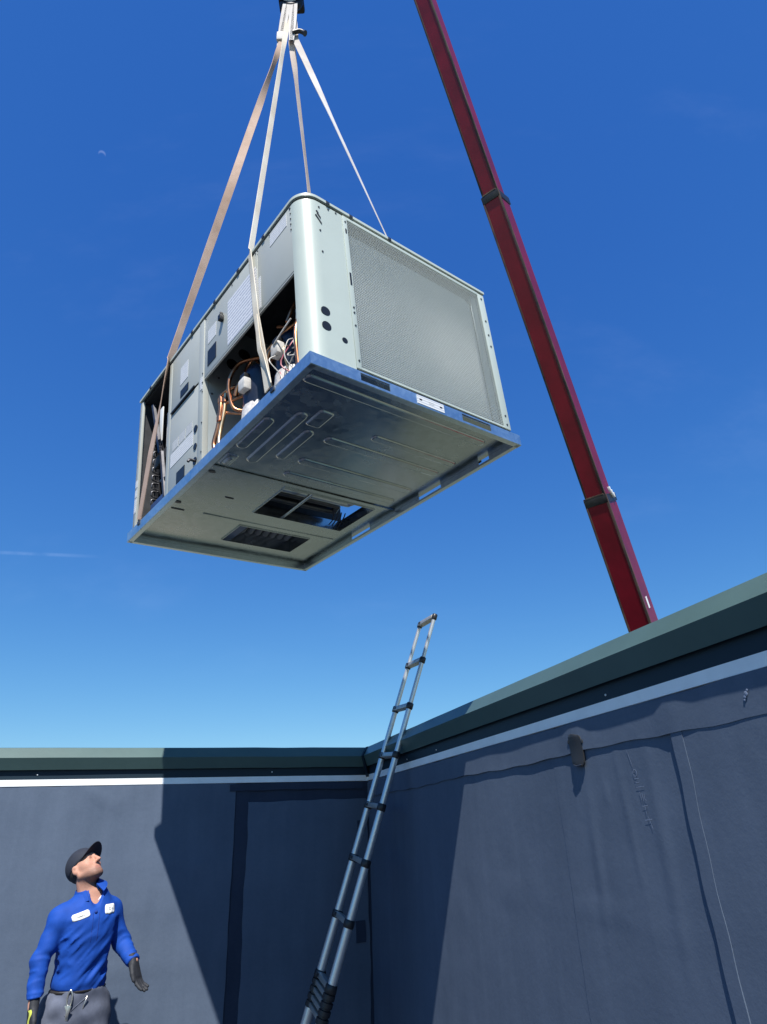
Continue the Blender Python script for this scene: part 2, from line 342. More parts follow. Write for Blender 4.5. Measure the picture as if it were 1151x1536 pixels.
# local wall frames: x along wall (left: away from corner; right: x<0 comes towards the camera), y = inward normal, z up
FL = frame3(-l, nL, V((0, 0, 1)), MC); FR = frame3(u, nR, V((0, 0, 1)), MC)
def sheet(name, x0, x1, z0, z1, off, thick, m, parent, nx=40, nz=20, edge=0.004, amp=0.0015, seed=0, bumps=()):
    """one hung membrane sheet: front face gently uneven, ragged edges, real thickness"""
    r = np.random.default_rng(seed); ph = r.uniform(0, 6.28, 12)
    def un(x, z): return amp * (math.sin(3.1 * x + ph[0]) * math.sin(2.3 * z + ph[1]) + .6 * math.sin(7.7 * x + 3.2 * z + ph[2]) + .4 * math.sin(17 * x + ph[3]) * math.sin(5 * z + ph[4]))
    bm = bmesh.new(); F = []; B = []
    for j in range(nz + 1):
        row = []; rb = []
        for i in range(nx + 1):
            s, t_ = i / nx, j / nz; x = x0 + (x1 - x0) * s; z = z0 + (z1 - z0) * t_
            if i in (0, nx): x += edge * (math.sin(9 * z + ph[5]) + .5 * math.sin(31 * z + ph[6]))
            if j in (0, nz): z += edge * (math.sin(5 * x + ph[7]) + .6 * math.sin(23 * x + ph[8]))
            y = off + thick + un(x, z)
            for (bx, bz, bw, bh, ang) in bumps:
                ca_, sa_ = math.cos(ang), math.sin(ang); dx, dz = x - bx, z - bz; a_ = dx * ca_ + dz * sa_; b_ = -dx * sa_ + dz * ca_
                y += bh * math.exp(-(a_ / bw[0]) ** 2 - (b_ / bw[1]) ** 2)
            row.append(bm.verts.new((x, y, z))); rb.append(bm.verts.new((x, off, z)))
        F.append(row); B.append(rb)
    for j in range(nz):
        for i in range(nx): bm.faces.new((F[j][i], F[j][i + 1], F[j + 1][i + 1], F[j + 1][i]))
    ring = lambda G: [G[0][i] for i in range(nx + 1)] + [G[j][nx] for j in range(1, nz + 1)] + [G[nz][i] for i in range(nx - 1, -1, -1)] + [G[j][0] for j in range(nz - 1, 0, -1)]
    ra, rb = ring(F), ring(B)
    for i in range(len(ra)): bm.faces.new((ra[i], ra[(i + 1) % len(ra)], rb[(i + 1) % len(rb)], rb[i]))
    return from_bm(name, bm, m, parent, sharp=40)
# heights of the coping bends
ZB, ZU, ZR, ZS = CAM_Z + 0.543, CAM_Z + 0.472, CAM_Z + 0.412, CAM_Z + 0.372
def coping_prof(): # (offset, z) of the coping's folded sheet, front to back
    return [(OU - .004, ZU), (OU, ZU - .002), (OB, ZB), (OT, TOPZ), (-0.02, TOPZ + .006), (-0.33, TOPZ - .01), (-0.335, TOPZ - .12), (-0.331, TOPZ - .12), (-0.326, TOPZ - .016), (-0.02, TOPZ + .002), (OT - .004, TOPZ - .004), (OB - .004, ZB), (OU - .006, ZU + .003)]
def run(name, prof, x0, x1, m, parent, n=1, bow=0.0, seed=1, miter0=0):
    """a long folded-metal piece; miter0 shifts the end at x=0 by the offset so that two runs meet in the corner"""
    bm = bmesh.new(); rings = []; r = np.random.default_rng(seed)
    for i in range(n + 1):
        x = x0 + (x1 - x0) * i / n; w_ = bow * r.normal() if 0 < i < n else 0
        rings.append([bm.verts.new((x + (miter0 * o if abs(x) < 1e-6 else 0), o + w_, z + w_ * .3)) for o, z in prof])
    k = len(prof)
    for a, b in zip(rings, rings[1:]):
        for j in range(k): bm.faces.new((a[j], a[(j + 1) % k], b[(j + 1) % k], b[j]))
    bm.faces.new(rings[0][::-1]); bm.faces.new(rings[-1])
    return from_bm(name, bm, m, parent, sharp=20)

# ---- left (facing) parapet
WL = empty('parapet_wall', mw=FL); tag(WL, 'sunlit parapet behind the worker, its coping level across the picture', 'parapet wall')
box('wall_core', 0.0, 9.5, -0.30, 0.0, 0.002, TOPZ - 0.03, 'membrane_dark', WL)
sheet('membrane_sheet', 0.992, 4.6, 0.01, ZS - .003, 0.001, 0.007, 'membrane', WL, 110, 50, 0.002, 0.0022, 3,
      bumps=[(1.9, 1.98, (.10, .018), .010, 0.5), (1.75, 1.96, (.05, .02), .008, -0.9), (1.45, 1.88, (.02, .06), .008, 0.5), (2.05, 1.9, (.03, .05), .006, 0.2), (1.2, 1.55, (.02, .05), .008, 0.6), (1.6, 1.3, (.5, .02), .004, 0.02), (1.5, 1.0, (.6, .02), .004, -0.03)])
sheet('membrane_sheet', 4.58, 9.5, 0.01, ZS - .003, 0.001, 0.009, 'membrane', WL, 20, 10, 0.003, 0.002, 4)
sheet('membrane_sheet', 0.02, 0.90, 0.01, CAM_Z + 0.245, 0.001, 0.008, 'membrane', WL, 40, 50, 0.004, 0.0015, 5)
sheet('seam_strip', 0.895, 0.985, 0.01, CAM_Z + 0.335, 0.0005, 0.004, 'membrane_dark', WL, 4, 40, 0.003, 0.001, 6)
sheet('membrane_lap', 0.05, 1.04, CAM_Z + 0.318, CAM_Z + 0.365, 0.010, 0.004, 'membrane_dark', WL, 24, 3, 0.003, 0.001, 7)
for zc, hh, xx, ww in ((CAM_Z + .06, .075, .045, .05), (CAM_Z - .60, .13, .05, .07)):
    sheet('seam_patch', xx, xx + ww, zc - hh / 2, zc + hh / 2, 0.010, 0.004, 'membrane_dark', WL, 5, 6, 0.003, 0.001, 8)
run('termination_strip', [(OS - .008, ZS - .002), (OS, ZS), (OS, ZR), (OS - .008, ZR)], 0.0, 9.5, 'strip_white', WL, 30, 0.0006, 11, 1)
run('fascia_backing_shaded', [(OS - .009, ZR + .001), (OR_, ZR + .001), (OR_, ZU + .03), (OR_ - .02, ZU + .03)], 0.0, 9.5, 'coping_dark', WL, 1, 0, 11, 1)  # backing coloured near-black to stand in for the shade under the coping
for x0, x1, s in ((0.0, 3.05, 21), (3.056, 6.1, 22), (6.106, 9.5, 23)):
    run('coping_section', coping_prof(), x0, x1, 'coping_green', WL, 14, 0.0018, s, 1)
for xx in (0.74, 2.3, 3.9):
    bm = bmesh.new(); bmesh.ops.create_uvsphere(bm, u_segments=8, v_segments=5, radius=0.005, matrix=Matrix.Translation((xx, OR_ + .001, ZR + .03))); from_bm('rivet', bm, 'strip_white', WL, True)

# ---- right parapet
WR = empty('parapet_wall', mw=FR); tag(WR, 'right parapet climbing towards the camera, with the leaning ladder against its coping', 'parapet wall')
box('wall_core', -16.0, 0.30, -0.30, 0.0, 0.002, TOPZ - 0.03, 'membrane_dark', WR)
zf = CAM_Z + 0.255
sheet('membrane_sheet', -2.66, -0.02, 0.01, ZS - .003, 0.0005, 0.005, 'membrane', WR, 60, 40, 0.003, 0.0014, 13,
      bumps=[(-2.15, CAM_Z - .245, (.34, .010), .004, 0.10), (-2.35, CAM_Z - .25, (.06, .012), .003, -0.3), (-2.05, CAM_Z - .22, (.05, .014), .003, 0.5)])
sheet('membrane_sheet', -3.44, -2.63, 0.01, ZS - .003, 0.0005, 0.0058, 'membrane', WR, 60, 60, 0.003, 0.0015, 14,
      bumps=[(-2.95, CAM_Z - .29, (.30, .012), .004, 0.06), (-2.83, CAM_Z - .10, (.022, .20), .003, 0.05), (-3.05, CAM_Z + .02, (.02, .25), .0025, -0.03), (-2.95, CAM_Z + .10, (.012, .012), .004, 0), (-3.2, CAM_Z - .1, (.03, .3), .003, 0.02)])
sheet('membrane_sheet', -16.0, -3.36, 0.01, ZS - .003, 0.0008, 0.011, 'membrane', WR, 90, 40, 0.003, 0.0014, 15)
sheet('seam_strip', -3.395, -3.345, 0.01, zf + .05, 0.010, 0.005, 'membrane', WR, 4, 60, 0.004, 0.0012, 16)
sheet('membrane_flap', -16.0, -0.03, zf, ZS - .010, 0.0075, 0.006, 'membrane', WR, 260, 4, 0.0042, 0.0013, 17,
      bumps=[(-3.37, zf + .1, (.06, .2), .008, 0), (-2.83, zf + .05, (.06, .12), .007, 0)])
run('termination_strip', [(OS - .008, ZS - .002), (OS, ZS), (OS, ZR), (OS - .008, ZR)], -16.0, 0.0, 'strip_white', WR, 40, 0.0006, 12, -1)
run('fascia_backing_shaded', [(OS - .009, ZR + .001), (OR_, ZR + .001), (OR_, ZU + .03), (OR_ - .02, ZU + .03)], -16.0, 0.0, 'coping_dark', WR, 1, 0, 11, -1)  # same recess shade put into the backing's colour on this wall
for x0, x1, s in ((-3.9, 0.0, 31), (-7.0, -3.906, 32), (-16.0, -7.006, 33)):
    run('coping_section', coping_prof(), x0, x1, 'coping_green', WR, 14, 0.0010, s, -1)
# mitre cover in the inside corner (belongs to the right run)
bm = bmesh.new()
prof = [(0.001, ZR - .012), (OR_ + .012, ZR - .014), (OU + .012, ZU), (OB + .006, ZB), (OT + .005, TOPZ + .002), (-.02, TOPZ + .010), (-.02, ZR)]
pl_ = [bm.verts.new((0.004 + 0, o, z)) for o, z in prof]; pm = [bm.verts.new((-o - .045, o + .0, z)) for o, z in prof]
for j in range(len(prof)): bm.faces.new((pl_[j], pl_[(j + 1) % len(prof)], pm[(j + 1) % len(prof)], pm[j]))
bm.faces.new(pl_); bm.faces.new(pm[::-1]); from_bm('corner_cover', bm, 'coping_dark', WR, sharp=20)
for xx in (-3.05, -1.4, -0.9):
    bm = bmesh.new(); bmesh.ops.create_uvsphere(bm, u_segments=8, v_segments=5, radius=0.004, matrix=Matrix.Translation((xx, OR_ + .001, ZR + .02))); from_bm('rivet', bm, 'strip_white', WR, True)
# black rubber flap stuck on the membrane
fz0, fz1, fx = CAM_Z + 0.206, CAM_Z + 0.322, -2.825
FP = empty('rubber_flap', mw=FR @ Matrix.Translation((fx, 0.014, fz0))); tag(FP, 'small black rubber flap hanging on the right parapet membrane', 'rubber flap')
bm = bmesh.new()
prs = [(0.0, .020, .011), (.008, .028, .012), (.02, .030, .010), (.05, .031, .008), (.085, .033, .010), (.105, .031, .013), (.114, .024, .014), (.117, .014, .013)]
rows = []
for z, hw, y in prs:
    rows.append([bm.verts.new((hw * 1.3 * c, y * (1 - .35 * c * c), z + .004 * c)) for c in (-1, -.6, -.2, .2, .6, 1)] + [bm.verts.new((hw * 1.3 * c, 0.0, z + .004 * c)) for c in (1, .6, .2, -.2, -.6, -1)])
for a, b_ in zip(rows, rows[1:]):
    for k in range(12): bm.faces.new((a[k], a[(k + 1) % 12], b_[(k + 1) % 12], b_[k]))
bm.faces.new(rows[0][::-1]); bm.faces.new(rows[-1]); from_bm('flap', bm, 'black_rubber', FP, sharp=50)
tube('hem', [(-.027, .010, .003), (0, .014, .0), (.026, .010, .006)], 0.003, 'steel_dark', FP, 6)
box('clip', .040, .049, 0, .008, .088, .100, 'black_rubber', FP, .002); box('clip', -.050, -.040, 0, .008, .078, .092, 'black_rubber', FP, .002)
# chalk scrawl and spatter on the right membrane
CH = empty('chalk_scrawl', mw=FR @ Matrix.Translation((-3.14, 0.0085, CAM_Z + 0.10)) @ Matrix.Diagonal((1, .2, 1, 1))); tag(CH, 'faint chalk scrawl running down the right parapet membrane', 'chalk writing')
def stroke(pts, r=.0011): tube('chalk_stroke', [(x, 0, z) for x, z in pts], r, 'chalk', CH, 5)
stroke([(.030, .13), (.022, .10), (.014, .075)]); stroke([(.010 + .010 * math.cos(a), .055 + .011 * math.sin(a)) for a in np.linspace(0, 6.2, 12)])
stroke([(.018, .036), (-.004, .036)]); stroke([(.016, .024), (-.004, .024)]); stroke([(.018, .010), (-.024, .010)])
stroke([(.004, -.004), (.002, -.030)]); stroke([(-.006, -.010), (-.008, -.034)]); stroke([(-.016, -.012), (-.014, -.028), (-.024, -.034)])
stroke([(.004, -.050), (-.022, -.048)]); stroke([(-.008, -.050), (-.010, -.075)]); stroke([(.004, -.092), (-.030, -.090)]); stroke([(-.014, -.080), (-.026, -.118)])
SP = tag(link('bird_dropping', (lambda me: me)(bpy.data.meshes.new('bird_dropping'))), 'white bird dropping on the membrane flap at the right edge', 'bird dropping')
bm = bmesh.new()
for dx, dz, r_ in ((0, 0, .007), (.006, -.008, .005), (-.007, .008, .004), (.010, -.016, .0035)):
    bmesh.ops.create_uvsphere(bm, u_segments=8, v_segments=5, radius=r_, matrix=Matrix.Translation((dx, 0, dz)) @ Matrix.Diagonal((1, .25, 1, 1)))
bm.to_mesh(SP.data); bm.free(); SP.data.materials.append(MATS['chalk']); SP.matrix_world = FR @ Matrix.Translation((-3.68, .0165, CAM_Z + .315))

# ------------------------------------------------------------------ rooftop air conditioner hanging from the crane
UW, UL, UH, RH = 1.3203, 2.0993, 1.0308, 0.0604        # width (coil side), length (access side), height, base rail height
XA, XB, YA, YB = 0.0113, 1.2675, 0.0095, 2.0427        # cabinet faces inside the base outline
Rm = ((0.76527, -0.64100, -0.05902), (0.64007, 0.76747, -0.03599), (0.06837, -0.01024, 0.99761))
UT = V((-0.26784, 2.06383, 1.71667 + CAM_Z))
UM = Matrix(((*Rm[0], UT.x), (*Rm[1], UT.y), (*Rm[2], UT.z), (0, 0, 0, 1)))
def U(x, y, z): return UM @ V((x, y, z))
AC = empty('rooftop_air_conditioner', mw=UM)
tag(AC, 'grey rooftop air conditioner hanging from the crane straps, underside in view', 'air conditioner')

# --- base rails, folded galvanised channel with fork slots
def rail(axis, fixed, inward, a0, a1, slots):
    """plate on the outline: axis 'x' runs along x at y=fixed; inward = direction of the lips"""
    bm = bmesh.new(); th = 0.004
    def put(s0, s1, z0, z1, d0, d1):
        q = sorted((fixed + inward * d0, fixed + inward * d1))
        if axis == 'x': add_box(bm, s0, s1, q[0], q[1], z0, z1)
        else: add_box(bm, q[0], q[1], s0, s1, z0, z1)
    put(a0, a1, 0.0, 0.012, 0, th); put(a0, a1, 0.052, RH, 0, th)
    cuts = [a0] + [v for s in slots for v in s] + [a1]
    for i in range(0, len(cuts), 2): put(cuts[i], cuts[i + 1], 0.012, 0.052, 0, th)
    put(a0, a1, -0.0015, 0.0015, th, 0.030)          # bottom lip
    put(a0, a1, 0.0015, 0.010, 0.026, 0.030)         # hem
    return from_bm('base_rail', bm, 'galvanised_rail', AC)
r_ab = rail('x', 0.0, 1, 0.0, UW, [(0.258, 0.422), (0.882, 1.088)])
rail('y', 0.0, 1, 0.0045, UL - 0.0045, [])
rail('y', UW, -1, 0.0045, UL - 0.0045, [(0.222, 0.300), (0.610, 0.805), (1.300, 1.500)])
rail('x', UL, -1, 0.0, UW, [])
box('rail_label', 0.584, 0.756, -0.0022, 0.0, 0.010, 0.056, 'label_faint', r_ab); 
for xx in (0.605, 0.735): box('rail_hole', xx - .008, xx + .008, -0.0030, -0.0022, 0.030, 0.038, 'gap_black', r_ab)
box('print_mark', 0.655, 0.69, -0.0029, -0.0022, 0.028, 0.040, 'label_grey', r_ab)
for yy in (0.30, 1.90):                              # lifting lugs on both long rails
    for xx, sx in ((0.0, -1), (UW, 1)):
        box('lifting_lug', xx, xx + sx * .006, yy - .016, yy + .016, 0.040, 0.064, 'steel_dark', AC, .002)

# --- base pan: two sheets, duct openings, embossed ribs
PZ = 0.046
def pan(y0, y1, z, holes, name='base_pan'):
    bm = bmesh.new(); xs = sorted({0.0045, UW - 0.0045, *[h for q in holes for h in q[:2]]}); ys = sorted({y0, y1, *[h for q in holes for h in q[2:]]})
    for i in range(len(xs) - 1):
        for j in range(len(ys) - 1):
            mx_, my_ = (xs[i] + xs[i + 1]) / 2, (ys[j] + ys[j + 1]) / 2
            if any(q[0] < mx_ < q[1] and q[2] < my_ < q[3] for q in holes): continue
            nx = max(1, int((xs[i + 1] - xs[i]) / .08)); ny = max(1, int((ys[j + 1] - ys[j]) / .08))
            for a in range(nx):
                for b in range(ny):
                    q = [(xs[i] + (xs[i + 1] - xs[i]) * (a + da) / nx, ys[j] + (ys[j + 1] - ys[j]) * (b + db) / ny) for da, db in ((0, 0), (1, 0), (1, 1), (0, 1))]
                    bm.faces.new([bm.verts.new((x, y, z + .0010 * math.sin(5 * x + 1) * math.sin(4 * y + 2))) for x, y in q])
    bmesh.ops.remove_doubles(bm, verts=bm.verts, dist=1e-5)
    g = bmesh.ops.extrude_face_region(bm, geom=bm.faces[:]); bmesh.ops.translate(bm, verts=[v for v in g['geom'] if isinstance(v, bmesh.types.BMVert)], vec=(0, 0, 0.003))
    return from_bm(name, bm, 'galvanised_pan', AC, sharp=30)
OP1 = (0.522, 1.165, 1.062, 1.432); OP2 = (0.542, 1.060, 1.640, 1.895)
pan1 = pan(0.0045, 1.026, PZ, []); pan2 = pan(1.030, UL - .0045, PZ - .004, [OP1, OP2])
bm = bmesh.new(); add_box(bm, 0.02, UW - .02, 1.012, 1.030, PZ - .0085, PZ - .0045); from_bm('seam_fold', bm, 'galvanised_pan', pan2)
bm = bmesh.new(); add_box(bm, 0.27, 1.215, 1.578, 1.590, PZ - .0085, PZ - .0045); from_bm('seam_fold', bm, 'galvanised_pan', pan2)
def flange(o, d):
    bm = bmesh.new(); x0, x1, y0, y1 = o; t_ = .004
    for q in ((x0 - t_, x1 + t_, y0 - t_, y0), (x0 - t_, x1 + t_, y1, y1 + t_), (x0 - t_, x0, y0, y1), (x1, x1 + t_, y0, y1)):
        add_box(bm, *q, PZ - .010, PZ + d)
    return from_bm('duct_flange', bm, 'galvanised_pan', pan2)
flange(OP1, .06); flange(OP2, .10)
def rib(x0, x1, y0, y1, parent, r=None, z=PZ, h=.006, ins=.010):
    r = r if r else min(x1 - x0, y1 - y0) / 2 * .98
    A = rrect(x0, x1, y0, y1, r, 6); B = rrect(x0 + ins, x1 - ins, y0 + ins, y1 - ins, max(.004, r - ins), 6)
    bm = bmesh.new(); z0 = z - .0017
    a = [bm.verts.new((x, y, z0 + .003)) for x, y in A]; a2 = [bm.verts.new((x, y, z0)) for x, y in A]; mid = [bm.verts.new(((x + X) / 2, (y + Y) / 2, z0 - h * .75)) for (x, y), (X, Y) in zip(A, B)]; b_ = [bm.verts.new((x, y, z0 - h)) for x, y in B]
    n = len(A)
    for p_, q_ in ((a, a2), (a2, mid), (mid, b_)):
        for i in range(n): bm.faces.new((p_[i], p_[(i + 1) % n], q_[(i + 1) % n], q_[i]))
    bm.faces.new(b_); bm.faces.new(a[::-1]); from_bm('rib', bm, 'galvanised_pan', parent, sharp=12)
for x0, x1, yc, hw in ((0.060, 1.19, .143, .028), (0.625, 1.215, .390, .026), (0.425, 1.205, .522, .030), (0.425, 1.215, .765, .030), (0.430, 1.21, .925, .028)):
    rib(x0, x1, yc - hw, yc + hw, pan1)
for xc, y0, y1, hw in ((.213, .375, .905, .033), (.100, .490, .800, .033), (.325, .490, .800, .030)):
    rib(xc - hw, xc + hw, y0, y1, pan1)
rib(.262, .345, .312, .455, pan1, .018); rib(.068, .140, .872, .992, pan1, .015); rib(.085, .122, .895, .970, pan1, .012, PZ - .0085)
for xx, yy, a_, b_ in ((.087, 1.083, .020, .012), (.078, 1.503, .020, .012), (.310, 1.326, .028, .004), (.115, 1.592, .040, .004)):
    bm = bmesh.new(); add_prism(bm, [(xx + a_ * math.cos(t_), yy + b_ * math.sin(t_)) for t_ in np.linspace(0, 2 * math.pi, 16, endpoint=False)], PZ - .0075, PZ - .0035, lambda p_, q_, h: (p_, q_, h)); from_bm('drain_knockout', bm, 'steel_dark', pan2)
# what shows through the duct openings
box('duct_liner', 0.30, 1.24, 1.62, 1.92, 0.16, 0.17, 'insulated_inside', AC)
for i in range(9):
    xx = .56 + i * .057; tube('insulation_fold', bez([(xx, 1.63, .150), (xx + .02 * math.sin(i * 2.1), 1.72, .135 + .01 * math.sin(i)), (xx + .01, 1.80, .150), (xx + .02, 1.90, .138)], 4), .022, 'insulated_inside', AC, 8)
hx = [(0.50, 1.10, .12), (1.02, 1.10, .12), (1.075, 1.115, .12), (1.09, 1.155, .12), (1.075, 1.195, .12), (1.02, 1.21, .12), (0.50, 1.21, .12)]
tube('heat_tube', bez(hx, 6), .021, 'tube_silver', AC, 12)
hx = [(0.50, 1.28, .13), (1.0, 1.28, .13), (1.05, 1.30, .13), (1.06, 1.33, .13), (1.02, 1.36, .13), (0.50, 1.37, .13)]
tube('heat_tube', bez(hx, 6), .019, 'steel_dark', AC, 12)
tube('cross_bar', [(0.72, 1.06, PZ + .01), (0.735, 1.435, PZ + .012)], .012, 'galvanised_pan', AC, 8)
box('heater_deck', 0.30, 1.08, 1.06, 1.46, 0.20, 0.212, 'dark_inside', AC)
for i in range(4): tube('thin_rod', bez([(1.03 + .03 * i, 1.30, .10), (1.06 + .03 * i, 1.36, .07 + .01 * i), (1.07 + .025 * i, 1.42, .06)], 4), .004, 'steel_dark', AC, 6)

# --- cabinet shell
ZT = UH - 0.030                                      # underside of the lid
# rounded front corner panel with the plain strip beside the coil
bm = bmesh.new(); rr = 0.092; prof = [(XA, .098), (XA, YA + rr)] + [(XA + rr - rr * math.cos(a), YA + rr - rr * math.sin(a)) for a in np.linspace(0, math.pi / 2, 12)][1:] + [(.247, YA)]
inn = [(x + .010 * (1 if i < 8 else .3), y + .010 * (1 if i > 5 else .3)) for i, (x, y) in enumerate(prof)]
for A_, flip in ((prof, 0),):
    lo = [bm.verts.new((x, y, RH)) for x, y in prof]; hi = [bm.verts.new((x, y, ZT)) for x, y in prof]
    li = [bm.verts.new((x, y, RH)) for x, y in inn]; hi2 = [bm.verts.new((x, y, ZT)) for x, y in inn]; n = len(prof)
    for i in range(n - 1):
        bm.faces.new((lo[i], lo[i + 1], hi[i + 1], hi[i])); bm.faces.new((li[i + 1], li[i], hi2[i], hi2[i + 1])); bm.faces.new((lo[i + 1], lo[i], li[i], li[i + 1])); bm.faces.new((hi[i], hi[i + 1], hi2[i + 1], hi2[i]))
    bm.faces.new((lo[0], hi[0], hi2[0], li[0])); bm.faces.new((lo[-1], li[-1], hi2[-1], hi[-1]))
corner = from_bm('corner_panel', bm, 'cabinet', AC, sharp=30)
def disc(name, c, r, axis, depth, m, parent, n=16):
    bm = bmesh.new(); pts = [(r * math.cos(t_), r * math.sin(t_)) for t_ in np.linspace(0, 2 * math.pi, n, endpoint=False)]
    f = (lambda a, b, h: (c[0] + a, c[1] + h, c[2] + b)) if axis == 'y' else (lambda a, b, h: (c[0] + h, c[1] + a, c[2] + b))
    add_prism(bm, pts, -depth, 0.001, f); return from_bm(name, bm, m, parent)
for xx, zz, r_ in ((.103, .325, .024), (.103, .243, .024), (.196, .205, .015)): disc('pipe_hole', (xx, YA, zz), r_, 'y', .0012, 'black_plastic', corner)
for xx, zz in ((.110, .966), (.108, .813), (.112, .681), (.165, .985), (.21, .99)): disc('screw', (xx, YA, zz), .005, 'y', .003, 'bolt_steel', corner, 8)
for zz in (.985, .95, .915, .88, .845): 
    disc('screw', (XA, .105, zz), .004, 'x', .003, 'bolt_steel', corner, 8)
# worn badge on the corner: slanted bars
for dx, dz, ln in ((0, 0, .055), (.010, .016, .030), (.006, .030, .018)):
    tube('badge_bar', [(.088 + dx, YA - .001, .915 + dz - .012), (.088 + dx + ln * .55, YA - .001, .915 + dz - .012 - ln * .75)], .004, 'steel_dark', corner, 6)
# coil side frame
bm = bmesh.new(); add_box(bm, .2485, .274, YA - .004, YA + .02, RH + .018, ZT, .002); fr = from_bm('coil_frame', bm, 'cabinet', AC, sharp=35)
bm = bmesh.new(); add_box(bm, 1.214, XB, YA - .003, YA + .05, RH + .018, ZT, .004); fr2 = from_bm('coil_frame', bm, 'cabinet', AC, sharp=35)
box('coil_frame', .274, 1.2135, YA - .004, YA + .012, .982, ZT, 'cabinet', AC, .002)
box('coil_frame', .274, 1.2135, YA - .004, YA + .010, RH + .018, RH + .026, 'cabinet', AC)
box('shadow_gap', .25, XB, YA + .004, YA + .05, RH, RH + .017, 'gap_black', AC)
for zz in (.965, .80, .70, .62, .16, .105): disc('screw', (1.240, YA - .003, zz), .006, 'y', .003, 'bolt_steel', fr2, 8)
for zz in (.962, .905, .42, .39, .315, .12): disc('screw', (.262, YA - .004, zz), .005, 'y', .003, 'bolt_steel', fr, 8)
box('latch_slot', .257, .267, YA - .0055, YA - .004, .555, .630, 'black_plastic', fr)
box('latch_slot', .258, .266, YA - .0055, YA - .004, .885, .915, 'black_plastic', fr)
# coil block with a rounded upper corner, and the housing round it
bm = bmesh.new(); poly = rrect(.276, 1.135, RH + .03, .915, .03, 5); add_prism(bm, poly, YA + .020, YA + .07, lambda a, b, h: (a, h, b)); from_bm('condenser_coil', bm, 'coil_fins', AC, sharp=40)
box('side_plate', 1.164, 1.207, YA + .016, YA + .022, RH + .03, .97, 'galvanised_rail', AC)
box('coil_header', 1.139, 1.160, YA + .024, YA + .10, RH + .03, .91, 'tube_silver', AC, .006)
box('coil_housing', .276, 1.21, YA + .11, YA + .115, RH + .02, .99, 'insulated_inside', AC)
box('coil_housing', 1.2085, 1.2125, YA + .0125, YA + .11, RH + .02, .99, 'blue_sheet', AC)
# wire guard in front of the coil
bm = bmesh.new(); 
for i in range(89): xx = .276 + i * .0105; add_box(bm, xx - .0008, xx + .0008, YA + .001, YA + .0042, RH + .0265, .981)
for j in range(88):
    zz = RH + .030 + j * .0105
    if zz < .98: add_box(bm, .2745, 1.2133, YA - .0024, YA + .0008, zz - .0008, zz + .0008)
tag(from_bm('coil_guard', bm, 'guard_wire', AC), kind='stuff')

# access side panels (x = XA)
def panel(y0, y1, z0, z1, m='cabinet_side', bev=.003, name='access_panel'): return box(name, XA, XA + .016, y0, y1, z0, z1, m, AC, bev)
def on_panel(name, y0, y1, z0, z1, m, par, h=.0015): return box(name, XA - h, XA - .0002, y0, y1, z0, z1, m, par)
pA = panel(.1005, .424, .586, ZT); pB = panel(.428, 1.036, .586, ZT)
box('panel_lip', XA + .002, XA + .012, .1005, 1.036, .576, .5845, 'cabinet_side', AC)
on_panel('label', .142, .298, .905, .985, 'label_faint', pA); on_panel('label', .446, .752, .610, .905, 'label_print', pB)
on_panel('label', .432, .443, .62, .88, 'label_faint', pB); on_panel('label', .398, .421, .60, .80, 'label_faint', pA)
on_panel('label', .892, .992, .785, .880, 'label_faint', pB); on_panel('control_window', .888, .990, .632, .735, 'black_plastic', pB, .003)
for yy in (.11, .30, .42, .44, .70, 1.02): disc('screw', (XA, yy, .985), .004, 'x', .003, 'bolt_steel', pA if yy < .43 else pB, 8)
# key latch with its lever
box('latch', XA - .026, XA - .001, .795, .822, .815, .850, 'black_plastic', pB, .004); box('latch', XA - .018, XA - .001, .806, .815, .850, .874, 'black_plastic', pB, .002)
post1 = box('corner_post', XA - .003, XA + .03, 1.0395, 1.102, RH, ZT, 'cabinet_side', AC, .004)
on_panel('label', 1.050, 1.075, .52, .60, 'label_faint', post1, .005)
for zz in (.62, .56, .50, .30, .12): disc('screw', (XA - .003, 1.047, zz), .005, 'x', .003, 'bolt_steel', post1, 8)
pC = panel(1.106, 1.496, .604, ZT); pD = panel(1.106, 1.496, RH + .012, .588)
box('panel_groove', XA + .004, XA + .010, 1.108, 1.494, .5885, .6035, 'gap_black', AC)
box('finger_grip', XA - .010, XA - .0002, 1.150, 1.478, .5955, .604, 'black_plastic', pC)
on_panel('label', 1.258, 1.365, .735, .860, 'label_faint', pC); on_panel('control_window', 1.245, 1.355, .640, .690, 'black_plastic', pC, .003)
on_panel('label', 1.160, 1.468, .222, .312, 'label_faint', pD)
for i in range(3): on_panel('label', 1.175 + .095 * i, 1.255 + .095 * i, .322, .385, 'label_grey', pD)
on_panel('control_window', 1.262, 1.370, .076, .148, 'black_plastic', pD, .003)
for zz, r_ in ((.306, .022), (.194, .020), (.106, .022)): 
    disc('knockout_plug', (XA, 1.128, zz), r_, 'x', .004, 'black_plastic', pD, 12); 
tube('liquid_line_stub', [(XA - .002, 1.128, .106), (XA - .03, 1.126, .106), (XA - .04, 1.125, .09)], .008, 'steel_dark', pD, 8)
panel(1.4995, 1.540, RH, ZT, name='corner_post'); endp = panel(2.000, YB, RH, ZT, name='corner_post')
for zz in (.35, .28, .22, .17): on_panel('label', 2.004, 2.036, zz, zz + .05, 'label_faint', endp)
# far faces
box('end_panel', XA, XB, YB - .016, YB, RH, ZT, 'cabinet_side', AC)
box('rear_panel', XB - .016, XB, .30, 1.02, RH, ZT, 'cabinet_side', AC); box('rear_panel', XB - .016, XB, 1.0205, YB - .017, .52, ZT, 'cabinet_side', AC)
box('rear_panel', XB - .016, XB, YA + .055, .299, RH, ZT, 'cabinet_side', AC)
